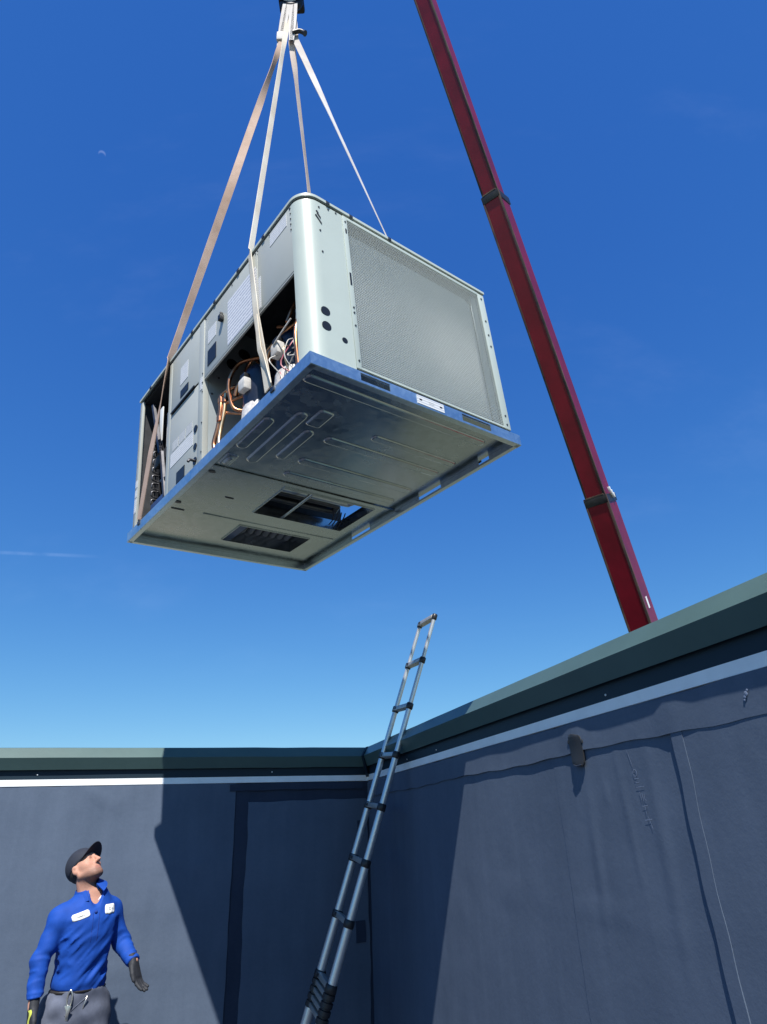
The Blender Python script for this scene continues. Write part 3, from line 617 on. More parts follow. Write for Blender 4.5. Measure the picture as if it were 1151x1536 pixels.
# lid with rounded front corner, shadow gap under its lip
def lid_outline(o, r):
    x0, x1, y0, y1 = XA - o, XB + o, YA - o, YB + o
    return [(x0 + r - r * math.cos(a), y0 + r - r * math.sin(a)) for a in np.linspace(0, math.pi / 2, 12)] + [(x1, y0), (x1, y1), (x0, y1)]
bm = bmesh.new(); add_prism(bm, lid_outline(.007, .098), UH - .016, UH, lambda a, b, h: (a, b, h)); lid = from_bm('lid', bm, 'cabinet', AC, sharp=30)
bm = bmesh.new(); add_prism(bm, lid_outline(-.005, .088), ZT + .0005, UH - .0165, lambda a, b, h: (a, b, h)); from_bm('lid_gasket', bm, 'gap_black', AC, sharp=30)
for yy in (.35, .62, .9, 1.2, 1.55, 1.85): box('lid_clip', XA - .011, XA - .0072, yy - .012, yy + .012, UH - .020, UH - .004, 'steel_dark', lid)
for xx in (.16, .30, .55): box('lid_clip', xx - .010, xx + .010, YA - .011, YA - .0072, UH - .020, UH - .004, 'steel_dark', lid)

# compressor compartment
dv = box('divider_panel', XA + .03, XB - .017, 1.040, 1.046, RH, ZT, 'divider_sheet', AC)
for xx, zz in ((.186, .748), (.262, .850)): disc('cable_hole', (xx, 1.040, zz), .038, 'y', .0012, 'black_plastic', dv)
for xx, zz in ((.06, .50), (.10, .62), (.33, .70), (.14, .42)): disc('screw', (xx, 1.040, zz), .006, 'y', .004, 'bolt_steel', dv, 8)
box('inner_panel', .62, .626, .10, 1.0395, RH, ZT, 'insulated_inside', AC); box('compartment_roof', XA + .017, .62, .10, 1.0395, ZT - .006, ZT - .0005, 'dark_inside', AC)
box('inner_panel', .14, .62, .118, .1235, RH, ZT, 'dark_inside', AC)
def compressor(cx_, cy_, h, r_, m):
    bm = bmesh.new(); pr = [(.92, .0), (1, .02), (1, .30), (1.0, h - .10), (.97, h - .05), (.82, h - .015), (.45, h + .004), (.0, h + .008)]
    rings = [[bm.verts.new((cx_ + r_ * q * math.cos(a), cy_ + r_ * q * math.sin(a), RH + z)) for a in np.linspace(0, 2 * math.pi, 20, endpoint=False)] for q, z in pr[:-1]]
    for a, b_ in zip(rings, rings[1:]):
        for k in range(20): bm.faces.new((a[k], a[(k + 1) % 20], b_[(k + 1) % 20], b_[k]))
    bm.faces.new(rings[-1]); bm.faces.new(rings[0][::-1]); return from_bm('compressor', bm, m, AC, sharp=40)
c1 = compressor(.185, .700, .42, .105, 'compressor_blue'); c2 = compressor(.195, .385, .42, .105, 'compressor_blue')
for c_, yy in ((c1, .700), (c2, .375)):
    tube('foil_wrap', [(.187, yy, RH + .01), (.185, yy, RH + .09), (.187, yy + .004, RH + .17)], [.112, .116, .109], 'wrap_white', c_, 18)
    box('terminal_box', .050, .095, yy - .045, yy + .02, RH + .245, RH + .315, 'wire_white', c_, .010)
    box('terminal_box', .056, .092, yy - .038, yy + .012, RH + .316, RH + .345, 'black_plastic', c_, .006)
    tube('suction_stub', bez([(.16, yy + .05, RH + .33), (.10, yy + .09, RH + .36), (.09, yy + .12, RH + .30)], 5), .014, 'copper', c_, 8)
pipes = [([(.075, .955, .44), (.070, .950, .34), (.062, .965, .24), (.050, .985, .15), (.055, .965, .085), (.075, .930, .075)], .013, 'copper'),
         ([(.090, .930, .46), (.083, .935, .33), (.070, .950, .22), (.060, .945, .13), (.070, .905, .09)], .011, 'copper_pale'),
         ([(.075, .955, .44), (.11, .90, .47), (.20, .86, .50), (.30, .83, .56), (.42, .80, .62)], .013, 'copper'),
         ([(.080, .945, .38), (.12, .88, .39), (.16, .82, .40)], .009, 'copper'), ([(.085, .945, .33), (.13, .86, .29), (.15, .80, .26)], .007, 'copper'),
         ([(.24, .80, .52), (.26, .70, .60), (.30, .55, .62), (.32, .42, .58), (.30, .34, .50)], .012, 'copper'),
         ([(.34, .62, .50), (.33, .52, .62), (.36, .40, .70), (.40, .30, .66)], .011, 'copper'),
         ([(.22, .52, .30), (.24, .50, .46), (.28, .46, .56), (.26, .38, .60)], .014, 'wire_red'),
         ([(.06, .175, .10), (.055, .18, .30), (.09, .20, .42), (.15, .28, .50), (.17, .44, .55), (.13, .55, .49), (.12, .60, .42)], .011, 'copper'),
         ([(.07, .27, .44), (.11, .25, .56), (.19, .29, .63), (.21, .42, .60), (.16, .50, .62)], .009, 'copper'),
         ([(.16, .76, .26), (.09, .82, .28), (.065, .835, .36), (.06, .83, .46), (.10, .80, .56), (.16, .74, .58), (.20, .66, .56)], .010, 'copper'),
         ([(.30, .86, .64), (.25, .90, .72), (.24, .97, .70), (.22, 1.0, .60)], .010, 'copper')]
for p_, r_, m_ in pipes: tube('refrigerant_pipe', bez(p_, 6), r_, m_, AC, 9)
for p_ in ((.076, .954, .405), (.068, .953, .285), (.088, .932, .40)): tube('pipe_joint', [(p_[0], p_[1], p_[2] - .014), (p_[0], p_[1], p_[2] + .014)], .019, 'copper', AC, 9)
rw = np.random.default_rng(3)
for i in range(9):
    yy = .19 + .22 * (i % 11) / 11 + rw.normal() * .02; x0_ = .05 + rw.random() * .05
    pts = [(x0_ + .03, yy + .03, .30 + rw.random() * .06), (x0_ - .02 + rw.normal() * .015, yy + rw.normal() * .03, .28 + rw.normal() * .03), (x0_ - .01 + rw.normal() * .015, yy + rw.normal() * .04, .18), (x0_ + .02, yy + rw.normal() * .04, .09)]
    tube('wire', bez(pts, 5), .0022 + .0018 * rw.random(), ['wire_white', 'wire_white', 'wire_white', 'wire_red', 'copper_pale'][i % 5], AC, 6)
tube('wire', bez([(.09, .41, .40), (.05, .36, .36), (.05, .30, .38), (.06, .22, .42)], 6), .004, 'wire_white', AC, 6)
box('filter_drier', .08, .14, .140, .22, .10, .24, 'wrap_white', AC, .02); tube('accumulator', [(.10, .185, .36), (.10, .180, .46)], .032, 'wire_white', AC, 14)
tube('pipe_brace', [(.055, .132, .08), (.055, .132, .34), (.075, .15, .38)], .009, 'copper_pale', AC, 8)
# open bay at the far end
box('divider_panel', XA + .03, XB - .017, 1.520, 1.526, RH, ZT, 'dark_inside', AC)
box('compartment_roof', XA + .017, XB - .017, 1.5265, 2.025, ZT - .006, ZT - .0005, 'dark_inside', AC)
bmx = Matrix.Translation((.17, 1.60, RH)) @ Matrix.Rotation(R_(6), 4, 'X')
box('drain_tray', .10, .62, 1.53, 2.02, RH, RH + .05, 'blue_sheet', AC)
box('filter_rack', .060, .068, 1.545, 1.665, .10, .40, 'white_panel', AC, .003); box('filter_rack', .060, .068, 1.545, 1.680, .48, .74, 'white_panel', AC, .003); box('filter_rack', .060, .068, 1.76, 1.81, .52, .84, 'white_panel', AC, .003)
box('rack_rail', .050, .066, 1.535, 1.84, .405, .475, 'dark_inside', AC, .003)
tube('rack_strut', [(.035, 1.585, RH + .03), (.045, 1.70, .46)], .015, 'steel_dark', AC, 6); tube('rack_strut', [(.045, 1.72, .46), (.05, 1.90, .92)], .016, 'steel_dark', AC, 6); tube('rack_strut', [(.04, 1.60, .235), (.05, 1.70, .26)], .012, 'steel_dark', AC, 6)
box('evaporator_coil', .12, .60, 1.93, 1.985, .18, .86, 'steel_dark', AC)
for k in range(11):
    z_ = .21 + k * .058; tube('return_bend', bez([(.12, 1.945, z_), (.088, 1.945, z_ + .006), (.082, 1.945, z_ + .022), (.088, 1.945, z_ + .038), (.12, 1.945, z_ + .044)], 4), .007, 'steel_dark', AC, 8)
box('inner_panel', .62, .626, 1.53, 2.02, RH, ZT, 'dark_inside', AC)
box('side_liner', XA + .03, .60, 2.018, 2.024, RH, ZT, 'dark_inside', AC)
box('drain_front', .030, .036, 1.545, 1.80, RH, .135, 'blue_sheet', AC)

# ------------------------------------------------------------------ crane hook, straps
HK = V((-0.644, 3.20, 6.84 + CAM_Z))
HB = empty('hook_block', HK); tag(HB, 'black crane hook block at the top edge holding the four straps', 'crane hook')
bm = bmesh.new(); pts = []
for a in np.linspace(-30, 205, 18): pts.append((0.075 * math.cos(R_(a)), 0, -0.005 - .075 * math.sin(R_(a))))
add_tube(bm, [(0, 0, .26), (.0, 0, .16), (.045, 0, .09)] + pts[1:], [.035, .035, .032] + [.032 + .008 * math.sin(i / 17 * math.pi) - (.018 * max(0, i - 13) / 4) for i in range(1, 18)], 12); from_bm('hook', bm, 'hook_black', HB, sharp=60)
bm = bmesh.new(); add_box(bm, -.15, .15, -.055, -.04, .24, .72, .02); add_box(bm, -.15, .15, .04, .055, .24, .72, .02); from_bm('cheek_plate', bm, 'hook_black', HB, sharp=35)
disc('sheave', (0, .038, .50), .13, 'y', .076, 'steel_dark', HB, 24); box('latch', -.05, .02, -.012, .012, .02, .035, 'steel_dark', HB)
tube('hook_collar', [(0, 0, .15), (0, 0, .24)], .06, 'hook_black', HB, 14)
bm = bmesh.new(); add_box(bm, -.115, .115, -.10, .10, -.005, .055, .02); from_bm('shackle_plate', bm, 'hook_black', HB, sharp=35)

def ribbon(name, path, wd, width, m, label, thick=.0045, k=10):
    """flat strap: path points with a width direction at each, blended along the way"""
    P = [V(p) for p in path]; D = [V(d).normalized() for d in wd]; W_ = width if isinstance(width, (list, tuple)) else [width] * len(P)
    pts = []; ds = []; ws = []
    for i in range(len(P) - 1):
        n_ = k if (P[i + 1] - P[i]).length > .3 else 4
        for j in range(n_):
            t_ = j / n_; s = t_ * t_ * (3 - 2 * t_); pts.append(P[i].lerp(P[i + 1], t_)); ds.append(D[i].lerp(D[i + 1], s)); ws.append(W_[i] + (W_[i + 1] - W_[i]) * t_)
    pts.append(P[-1]); ds.append(D[-1]); ws.append(W_[-1])
    bm = bmesh.new(); rings = []
    for i, p_ in enumerate(pts):
        tg = (pts[min(i + 1, len(pts) - 1)] - pts[max(i - 1, 0)]).normalized(); d_ = (ds[i] - tg * ds[i].dot(tg))
        d_ = d_.normalized() if d_.length > 1e-5 else tg.orthogonal().normalized(); n_ = tg.cross(d_)
        h_ = ws[i] / 2; e_ = thick / 2
        rings.append([bm.verts.new(p_ + d_ * a + n_ * b_) for a, b_ in ((-h_, -e_), (0, -e_ * 1.3), (h_, -e_), (h_, e_), (0, e_ * 1.3), (-h_, e_))])
    for a, b_ in zip(rings, rings[1:]):
        for q in range(6): bm.faces.new((a[q], a[(q + 1) % 6], b_[(q + 1) % 6], b_[q]))
    bm.faces.new(rings[0][::-1]); bm.faces.new(rings[-1])
    base = P[0].copy(); 
    for v_ in bm.verts: v_.co -= base
    o = from_bm(name, bm, m, None, sharp=40); o.location = base
    return tag(o, label, 'lifting strap', 'straps between hook and air conditioner')
saddle = HK + V((0, 0, -.115)); camv = -fw
yax = (U(0, 1, 0) - U(0, 0, 0)).normalized(); xax = (U(1, 0, 0) - U(0, 0, 0)).normalized()
kn = HK + V((0, 0, -.62))
zz = V((0, 0, 1))
def lerpv(a, b, t_): return V(a).lerp(V(b), t_)
def leg(base, mid, lip, over, kx, wds, dirs, m_, label):
    """rail -> (side face) -> lid edge -> straight up to the sling eye"""
    top_ = kn + V(kx); path = [base] + mid + [lip, over] + [lerpv(over, top_, t_) for t_ in (.30, .62, .86)] + [top_, saddle + V((kx[0] * .45, 0, .03))]
    ribbon('lifting_strap', path, dirs, wds, m_, label, k=12)
leg(U(XA - .012, 1.897, .075), [U(XA - .024, 1.73, .46)], U(XA - .014, 1.535, UH - .02), U(XA - .006, 1.527, UH + .012), (-.045, -.02, .06), [.068, .082, .074, .048, .058, .060, .050, .046, .046],
    [yax, yax, yax + xax * .5, yax * .4 + xax * .9, rt * .8 + fw, rt + fw * .2, rt * .25 + fw, rt, rt], 'strap_tan', 'tan lifting strap farthest left, running down to the open end of the air conditioner')
leg(U(XA - .012, .335, .075), [U(XA - .024, .41, .56)], U(XA - .014, .478, UH - .02), U(XA - .004, .485, UH + .014), (-.030, -.03, .06), [.058, .044, .040, .038, .040, .042, .042, .046, .046],
    [yax, yax, yax + xax * .2, yax * .5 + xax, fw + rt * .45, fw + rt * .45, fw + rt * .35, fw * .6 + rt, rt], 'strap_cream', 'cream lifting strap hanging in front of the open compressor compartment')
ribbon('strap_tail', [U(XA - .016, .300, .07), U(XA - .030, .375, .32), U(XA - .027, .405, .54)], [yax * .7 + xax * .5, yax, yax], [.040, .030, .022], 'strap_cream', 'loose inner tail of the cream lifting strap before the compressors', k=10)
leg(U(XB + .012, 1.80, .075), [], U(XB + .012, 1.53, UH - .02), U(XB + .004, 1.52, UH + .012), (.018, .02, .0), [.06, .055, .06, .07, .062, .055, .055, .055],
    [yax, yax, yax + rt, rt + fw * .3, rt * .25 + fw, rt * .5 + fw, rt, rt], 'strap_rose', 'rose-tinted lifting strap passing behind the rounded top corner of the cabinet')
leg(U(XB + .012, .34, .075), [], U(XB + .012, .445, UH - .02), U(XB + .004, .450, UH + .012), (.050, .01, .04), [.05, .04, .030, .040, .052, .058, .056, .048],
    [yax, yax, yax + xax, fw + rt * .3, rt * .6 + fw, rt + fw * .3, rt, rt], 'strap_white', 'white lifting strap farthest right, passing behind the coil face of the air conditioner')
# sewn eyes of the slings: folded doubled webbing under the hook
EY = empty('sling_eyes', saddle); tag(EY, 'white sewn sling eyes gathered under the hook block', 'sling eyes')
def eye(dx, m, sway, h):
    bm = bmesh.new(); n_ = 10
    for sgn in (-1, 1):
        rings = []
        for i in range(n_ + 1):
            t_ = i / n_; z_ = .10 - t_ * h; x_ = dx + sway * t_ + sgn * .015 * math.cos(t_ * 1.4); wd_ = .018 + .005 * math.sin(3 * t_)
            rings.append([bm.verts.new((x_ + a, -.03 + .02 * t_ + b_, z_)) for a, b_ in ((-wd_, -.004), (wd_, -.004), (wd_, .004), (-wd_, .004))])
        for a, b_ in zip(rings, rings[1:]):
            for q in range(4): bm.faces.new((a[q], a[(q + 1) % 4], b_[(q + 1) % 4], b_[q]))
        bm.faces.new(rings[0][::-1]); bm.faces.new(rings[-1])
    return from_bm('webbing_loop', bm, m, EY, sharp=40)
eye(-.028, 'strap_white', -.055, .72); eye(.030, 'strap_white', -.01, .62)
box('sewn_cuff', -.108, -.048, -.040, -.005, -.54, -.42, 'strap_white', EY, .014)
tube('knot_tail', bez([(.03, -.02, -.42), (.09, -.02, -.40), (.14, -.02, -.44)], 4), [.02] * 8 + [.026], 'grease_black', EY, 8)

# ------------------------------------------------------------------ crane
BP0 = V((3.948, 9.799, 2.755 + CAM_Z)); BP1 = V((1.123, 6.144, 13.011 + CAM_Z)); bd = (BP1 - BP0).normalized()
bh = V((bd.x, bd.y, 0)).normalized(); bside = V((-bh.y, bh.x, 0)); bdown = bd.cross(bside).normalized()
if bdown.z > 0: bdown = -bdown
CR = empty('telescopic_crane', (BP0 - bd * 8.6).to_tuple()); CRi = Matrix.Translation(-(BP0 - bd * 8.6)); tag(CR, 'dark red telescopic crane boom rising behind the right parapet', 'crane')
BM_ = CRi @ frame3(bside, bdown, bd, BP0)
BJ1, BJ2 = 2.08, 7.376
def sect(name, z0, z1, w_, t_, m='boom_red', cham=.035, parent=CR, off=0.0):
    bm = bmesh.new(); a, b_ = w_ / 2, t_ / 2
    pr = [(-a, -b_ + cham), (-a + cham, -b_), (a - cham, -b_), (a, -b_ + cham), (a, b_), (-a, b_)]
    lo = [bm.verts.new(BM_ @ V((x, y + off, z0))) for x, y in pr]; hi = [bm.verts.new(BM_ @ V((x, y + off, z1))) for x, y in pr]
    for i in range(6): bm.faces.new((lo[i], lo[(i + 1) % 6], hi[(i + 1) % 6], hi[i]))
    bm.faces.new(lo[::-1]); bm.faces.new(hi); return from_bm(name, bm, m, parent)
BW = ((-8.6, BJ1, .330, .54), (BJ1 - .08, BJ2, .285, .46), (BJ2 - .1, 13.4, .25, .39), (13.3, 17.75, .21, .33))
bsec = []
for i, (z0, z1, w_, t_) in enumerate(BW):
    s_ = sect('boom_section', z0, z1, w_, t_); bsec.append(s_)
    for sg in (-1, 1):                                # bottom edge weld plates, worn
        bm = bmesh.new(); add_box(bm, sg * w_ / 2 - .016, sg * w_ / 2 + .016, t_ / 2 - .010, t_ / 2 + .008, z0, z1, .004, BM_); from_bm('edge_plate', bm, 'boom_seam', s_, sharp=35)
        bm = bmesh.new(); add_box(bm, sg * (w_ / 2 + .010) - .008, sg * (w_ / 2 + .010) + .008, t_ / 2 - .03, t_ / 2 - .012, z0, z1, 0, BM_); from_bm('wear_strip', bm, 'boom_wear', s_)
    bm = bmesh.new()
    if i < 3:
        add_box(bm, -w_ / 2 - .012, w_ / 2 + .012, -t_ / 2 - .012, t_ / 2 + .012, z1 - .13, z1, .006, BM_); col_ = from_bm('collar', bm, 'grease_black', s_, sharp=35)
        bm = bmesh.new(); add_box(bm, -w_ / 2 + .02, w_ / 2 - .02, t_ / 2 - .02, t_ / 2 + .016, z1, z1 + .022, .003, BM_); from_bm('wear_pad', bm, 'boom_wear', s_)
        bm = bmesh.new(); add_box(bm, -w_ / 2 - .03, -w_ / 2 - .012, -t_ / 2 + .02, t_ / 2 - .05, z1 - .16, z1 + .02, .006, BM_); from_bm('collar_lug', bm, 'boom_red', s_, sharp=35)
bm = bmesh.new(); sgn_ = 1 if (bside.dot(V((1, 0, 0))) > 0) else -1
for k_ in range(3): add_box(bm, sgn_ * (.165 + .012), sgn_ * (.165 + .05), -.10 + .06 * k_, -.06 + .06 * k_, BJ1 - .08 + .05 * k_, BJ1 + .05 * k_, .008, BM_)
from_bm('hose_bracket', bm, 'strip_white', bsec[0], sharp=35)
bm = bmesh.new(); add_box(bm, sgn_ * .166, sgn_ * .171, -.03, .05, .22, .40, .002, BM_); from_bm('decal', bm, 'strip_white', bsec[0])
bm = bmesh.new(); add_box(bm, -.20, .20, -.16, .30, 17.55, 18.05, .03, BM_); from_bm('boom_head', bm, 'boom_red', CR, sharp=35)
tip = V((HK.x, HK.y, (BP0 + bd * 18.0).z))
tube('hoist_rope', [tip - V(CR.location) + V((.05, 0, 0)), HK - V(CR.location) + V((.05, 0, .55))], .009, 'rope_steel', CR, 6); tube('hoist_rope', [tip - V(CR.location) - V((.05, 0, 0)), HK - V(CR.location) + V((-.05, 0, .55))], .009, 'rope_steel', CR, 6)
bs = BP0 - bd * 8.6 - V(CR.location)
tube('turntable', [(bs.x, bs.y, -.9), (bs.x, bs.y, .1)], [1.1, .9], 'boom_red', CR, 20)
gz = GROUND - CR.location.z
box('carrier', bs.x - 1.25, bs.x + 1.25, bs.y - 3.5, bs.y + 4.5, -1.3, -.9, 'boom_red', CR, .05)
for sx_ in (-1.05, 1.05):
    for yy in (-2.6, -1.2, 2.0, 3.4): 
        o = disc('wheel', (bs.x + sx_ + .17, bs.y + yy, gz + .55), .55, 'x', .34, 'black_rubber', CR, 24)

# ------------------------------------------------------------------ telescopic ladder leaning on the right coping
LS = 1.08; lpsi, llean, lside = -0.34102, 0.32072, -0.09418
lu = V((math.sin(lpsi), math.cos(lpsi), 0)); lnn = V((math.cos(lpsi), -math.sin(lpsi), 0))
lup0 = V((0, 0, 1)) * math.cos(llean) + lnn * math.sin(llean); lup = lup0 * math.cos(lside) + lu * math.sin(lside); luu = lu * math.cos(lside) - lup0 * math.sin(lside)
LT = V((0.22128, 4.41556, 1.29948)) * LS + V((0, 0, CAM_Z)); LWD = 0.2819 * LS; LSP = 0.30 * LS
nrm = luu.cross(lup).normalized()
Lbase_len = LT.z / lup.z
LB = LT - lup * Lbase_len
LD = empty('telescopic_ladder', LB); tag(LD, 'aluminium telescopic ladder leaning on the coping, its top standing against the sky', 'ladder')
def LP(a, s): return LT - lup * a - luu * (LWD * s) - LB            # a = metres below the top, s = 0 far rail, 1 near rail
rads = [.0135 + .0022 * i for i in range(8)] + [.033]
LF = frame3(luu, nrm, lup, V((0, 0, 0)))
stops = [i * LSP for i in range(8)]
for i in range(8):
    a0 = stops[i]; a1 = stops[i + 1] if i < 7 else None
    for s in (0, 1):
        if a1 is not None: tube('rail', [LP(a0 - .004, s), LP(a1 + .01, s)], rads[i], 'aluminium', LD, 14)
        tube('collar', [LP(a0 - .021, s), LP(a0 - .016, s), LP(a0 + .017, s), LP(a0 + .022, s)], [rads[i] + .002, rads[i] + .006, rads[i] + .006, rads[i] + .002], 'ladder_black', LD, 14)
    c_ = (LP(a0, 0) + LP(a0, 1)) / 2
    bm = bmesh.new(); add_box(bm, -LWD / 2 + .012, LWD / 2 - .012, -.022, .020, -.014, .016, .007, Matrix.Translation(c_) @ LF); rg = from_bm('rung', bm, 'rung_plate', LD, sharp=40)
    bm = bmesh.new(); add_box(bm, LWD / 2 - .06, LWD / 2 - .035, -.026, -.0222, -.008, .010, .001, Matrix.Translation(c_) @ LF); from_bm('release_button', bm, 'ladder_black', rg)
# collapsed stages: a stack of collars, then the wide base tube down to the roof
a0 = stops[7]
for k_ in range(1, 5):
    for s in (0, 1): tube('collar', [LP(a0 + .038 * k_ - .015, s), LP(a0 + .038 * k_ - .012, s), LP(a0 + .038 * k_ + .012, s), LP(a0 + .038 * k_ + .015, s)], [.030, .036, .036, .030], 'ladder_black', LD, 16)
    c_ = (LP(a0 + .038 * k_, 0) + LP(a0 + .038 * k_, 1)) / 2
    bm = bmesh.new(); add_box(bm, -LWD / 2 + .03, LWD / 2 - .03, -.022, .020, -.012, .012, .005, Matrix.Translation(c_) @ LF); from_bm('rung', bm, 'rung_plate', LD, sharp=40)
for s in (0, 1):
    tube('rail', [LP(a0, s), LP(a0 + .20, s)], .028, 'ladder_black', LD, 16)
    tube('rail', [LP(a0 + .17, s), LP(Lbase_len - .03, s)], .031, 'aluminium', LD, 18)
    tube('rubber_foot', [LP(Lbase_len - .05, s), LP(Lbase_len - .004, s)], .042, 'ladder_black', LD, 16)
c_ = (LP(Lbase_len - .25, 0) + LP(Lbase_len - .25, 1)) / 2
bm = bmesh.new(); add_box(bm, -LWD / 2 + .02, LWD / 2 - .02, -.022, .020, -.014, .016, .007, Matrix.Translation(c_) @ LF); from_bm('rung', bm, 'rung_plate', LD, sharp=40)

# ------------------------------------------------------------------ the worker
def surf(fn, lo, hi, h):
    """naive surface nets over a signed distance function -> verts, quads"""
    lo = np.array(lo, float); n = np.ceil((np.array(hi) - lo) / h).astype(int) + 1
    ax = [lo[i] + h * np.arange(n[i]) for i in range(3)]
    P = np.stack(np.meshgrid(*ax, indexing='ij'), -1); F = fn(P.reshape(-1, 3)).reshape(n)
    S = F < 0; c = np.zeros(n - 1, int); acc = np.zeros((*(n - 1), 3)); cnt = np.zeros(n - 1)
    offs = [(0, 0, 0), (1, 0, 0), (0, 1, 0), (1, 1, 0), (0, 0, 1), (1, 0, 1), (0, 1, 1), (1, 1, 1)]
    sl_ = lambda A, o: A[o[0]:o[0] + n[0] - 1, o[1]:o[1] + n[1] - 1, o[2]:o[2] + n[2] - 1]
    for i, a in enumerate(offs):
        for j, b in enumerate(offs):
            if j <= i or sum(abs(a[k] - b[k]) for k in range(3)) != 1: continue
            fa, fb = sl_(F, a), sl_(F, b); m_ = (fa < 0) != (fb < 0)
            t = np.where(m_, fa / np.where(m_, fa - fb, 1), 0)
            for k in range(3): acc[..., k] += np.where(m_, a[k] + t * (b[k] - a[k]), 0)
            cnt += m_
    act = cnt > 0; idx = -np.ones(n - 1, int); idx[act] = np.arange(act.sum()); I = np.argwhere(act)
    verts = lo + h * (I + acc[act] / cnt[act][:, None]); quads = []
    for axis in range(3):
        o1, o2 = [(1, 2), (2, 0), (0, 1)][axis]
        A = S; B = np.roll(S, -1, axis); m_ = A != B
        sl2 = [slice(1, -1)] * 3; sl2[axis] = slice(0, -1)
        mm = np.zeros_like(m_); mm[tuple(sl2)] = m_[tuple(sl2)]
        E = np.argwhere(mm)
        if not len(E): continue
        d1 = np.zeros(3, int); d1[o1] = 1; d2 = np.zeros(3, int); d2[o2] = 1
        q = np.stack([idx[tuple((E - d1 - d2).T)], idx[tuple((E - d2).T)], idx[tuple(E.T)], idx[tuple((E - d1).T)]], 1)
        fl = A[tuple(E.T)]; q[~fl] = q[~fl][:, ::-1]; quads.append(q)
    return verts, np.concatenate(quads)
def smin(a, b, k): 
    h = np.clip(.5 + .5 * (b - a) / k, 0, 1); return b + (a - b) * h - k * h * (1 - h)
def smax(a, b, k): return -smin(-a, -b, k)
def cap(P, a, b, r0, r1):
    a = np.array(a, float); b = np.array(b, float); d = b - a; t = np.clip(((P - a) @ d) / (d @ d), 0, 1)
    return np.linalg.norm(P - a - t[:, None] * d, axis=1) - (r0 + (r1 - r0) * t)
def ell(P, c, r):
    q = (P - np.array(c)) / np.array(r); L_ = np.linalg.norm(q, axis=1); return (L_ - 1) * min(r) * .9 + (L_ - 1) * (np.mean(r) - min(r)) * .3
def sdf_obj(name, fn, lo, hi, h, m, parent, org=(0, 0, 0), smooth_it=1, mats=None):
    v, q = surf(fn, lo, hi, h)
    me = bpy.data.meshes.new(name); me.from_pydata((v - np.array(org)).tolist(), [], q.tolist()); me.update()
    bm = bmesh.new(); bm.from_mesh(me)
    for _ in range(smooth_it): bmesh.ops.smooth_vert(bm, verts=bm.verts, factor=.5, use_axis_x=True, use_axis_y=True, use_axis_z=True)
    bmesh.ops.recalc_face_normals(bm, faces=bm.faces); bm.to_mesh(me); bm.free()
    return link(name, me, m, parent, True)

def vnoise(P, sd=0):                          # smooth value noise
    P = P + 100.0; I = np.floor(P).astype(np.int64); f = P - I; f = f * f * (3 - 2 * f); o = 0
    for dx in (0, 1):
        for dy in (0, 1):
            for dz in (0, 1):
                h = (I[:, 0] + dx) * 374761393 + (I[:, 1] + dy) * 668265263 + (I[:, 2] + dz) * 2147483647 + sd * 974711; h = (h ^ (h >> 13)) * 1274126177; h = ((h ^ (h >> 16)) & 0xffff) / 65535.0
                o = o + h * (f[:, 0] if dx else 1 - f[:, 0]) * (f[:, 1] if dy else 1 - f[:, 1]) * (f[:, 2] if dz else 1 - f[:, 2])
    return o
def ridge(P, e_along, e_across, e3, fa, fc, sd):
    Q_ = np.stack([P @ e_along * fa, P @ e_across * fc, P @ e3 * fc * .5], 1); Q_ = Q_ + .55 * np.stack([vnoise(P * 9, sd + 5), vnoise(P * 9, sd + 6), vnoise(P * 9, sd + 7)], 1)
    return 1 - np.abs(2 * vnoise(Q_, sd) - 1) * 1.6
PB = V((-1.745, 4.22, 0.0)); PO = np.array(PB)
PE = empty('person', PB); tag(PE, 'worker in blue long-sleeved shirt and dark cap looking up at the air conditioner', 'person')
fd = np.array([.643, -.766, 0]); rd = np.array([-.766, -.643, 0]); zd = np.array([0, 0, 1.])
A3 = lambda *p: np.array(p, float)
pel = A3(-1.755, 4.215, .93); chest = A3(-1.742, 4.205, 1.30); nkb = A3(-1.742, 4.215, 1.425)
rsh, rel_, rwr = A3(-1.855, 4.110, 1.340), A3(-1.902, 4.05, 1.150), A3(-1.874, 4.00, .965)
lsh, lel, lwr = A3(-1.662, 4.300, 1.355), A3(-1.590, 4.345, 1.190), A3(-1.487, 4.275, 1.105)
hipR, hipL = pel + rd * .085 - zd * .02, pel - rd * .085 - zd * .02
knR, knL = hipR + A3(.02, -.03, -.43), hipL + A3(.03, 0, -.42); anR, anL = A3(*knR[:2], .085) + A3(-.01, .04, 0), A3(*knL[:2], .085) + A3(0, .04, 0)
# torso profile: height -> half width, half depth, forward shift
TZ = np.array([.80, .90, .98, 1.05, 1.15, 1.25, 1.33, 1.39, 1.43, 1.47]); TA = np.array([.126, .132, .126, .118, .124, .138, .142, .112, .076, .06]); TB = np.array([.105, .108, .102, .098, .104, .112, .108, .088, .070, .06])
TX = np.stack([np.interp(TZ, [.8, 1.0, 1.3, 1.5], [pel[i], pel[i] * .6 + chest[i] * .4, chest[i], nkb[i]]) for i in (0, 1)], 1)
def torso(P, grow=0.0):
    z = P[:, 2]; a = np.interp(z, TZ, TA) + grow; b = np.interp(z, TZ, TB) + grow; cx_ = np.interp(z, TZ, TX[:, 0]); cy_ = np.interp(z, TZ, TX[:, 1])
    dx, dy = P[:, 0] - cx_, P[:, 1] - cy_; u_ = (dx * rd[0] + dy * rd[1]) / a; v_ = (dx * fd[0] + dy * fd[1]) / b
    rr_ = (np.abs(u_) ** 2.4 + np.abs(v_) ** 2.4) ** (1 / 2.4); d = (rr_ - 1) * np.minimum(a, b)
    return smax(smax(d, TZ[0] - z, .02), z - TZ[-1], .02)
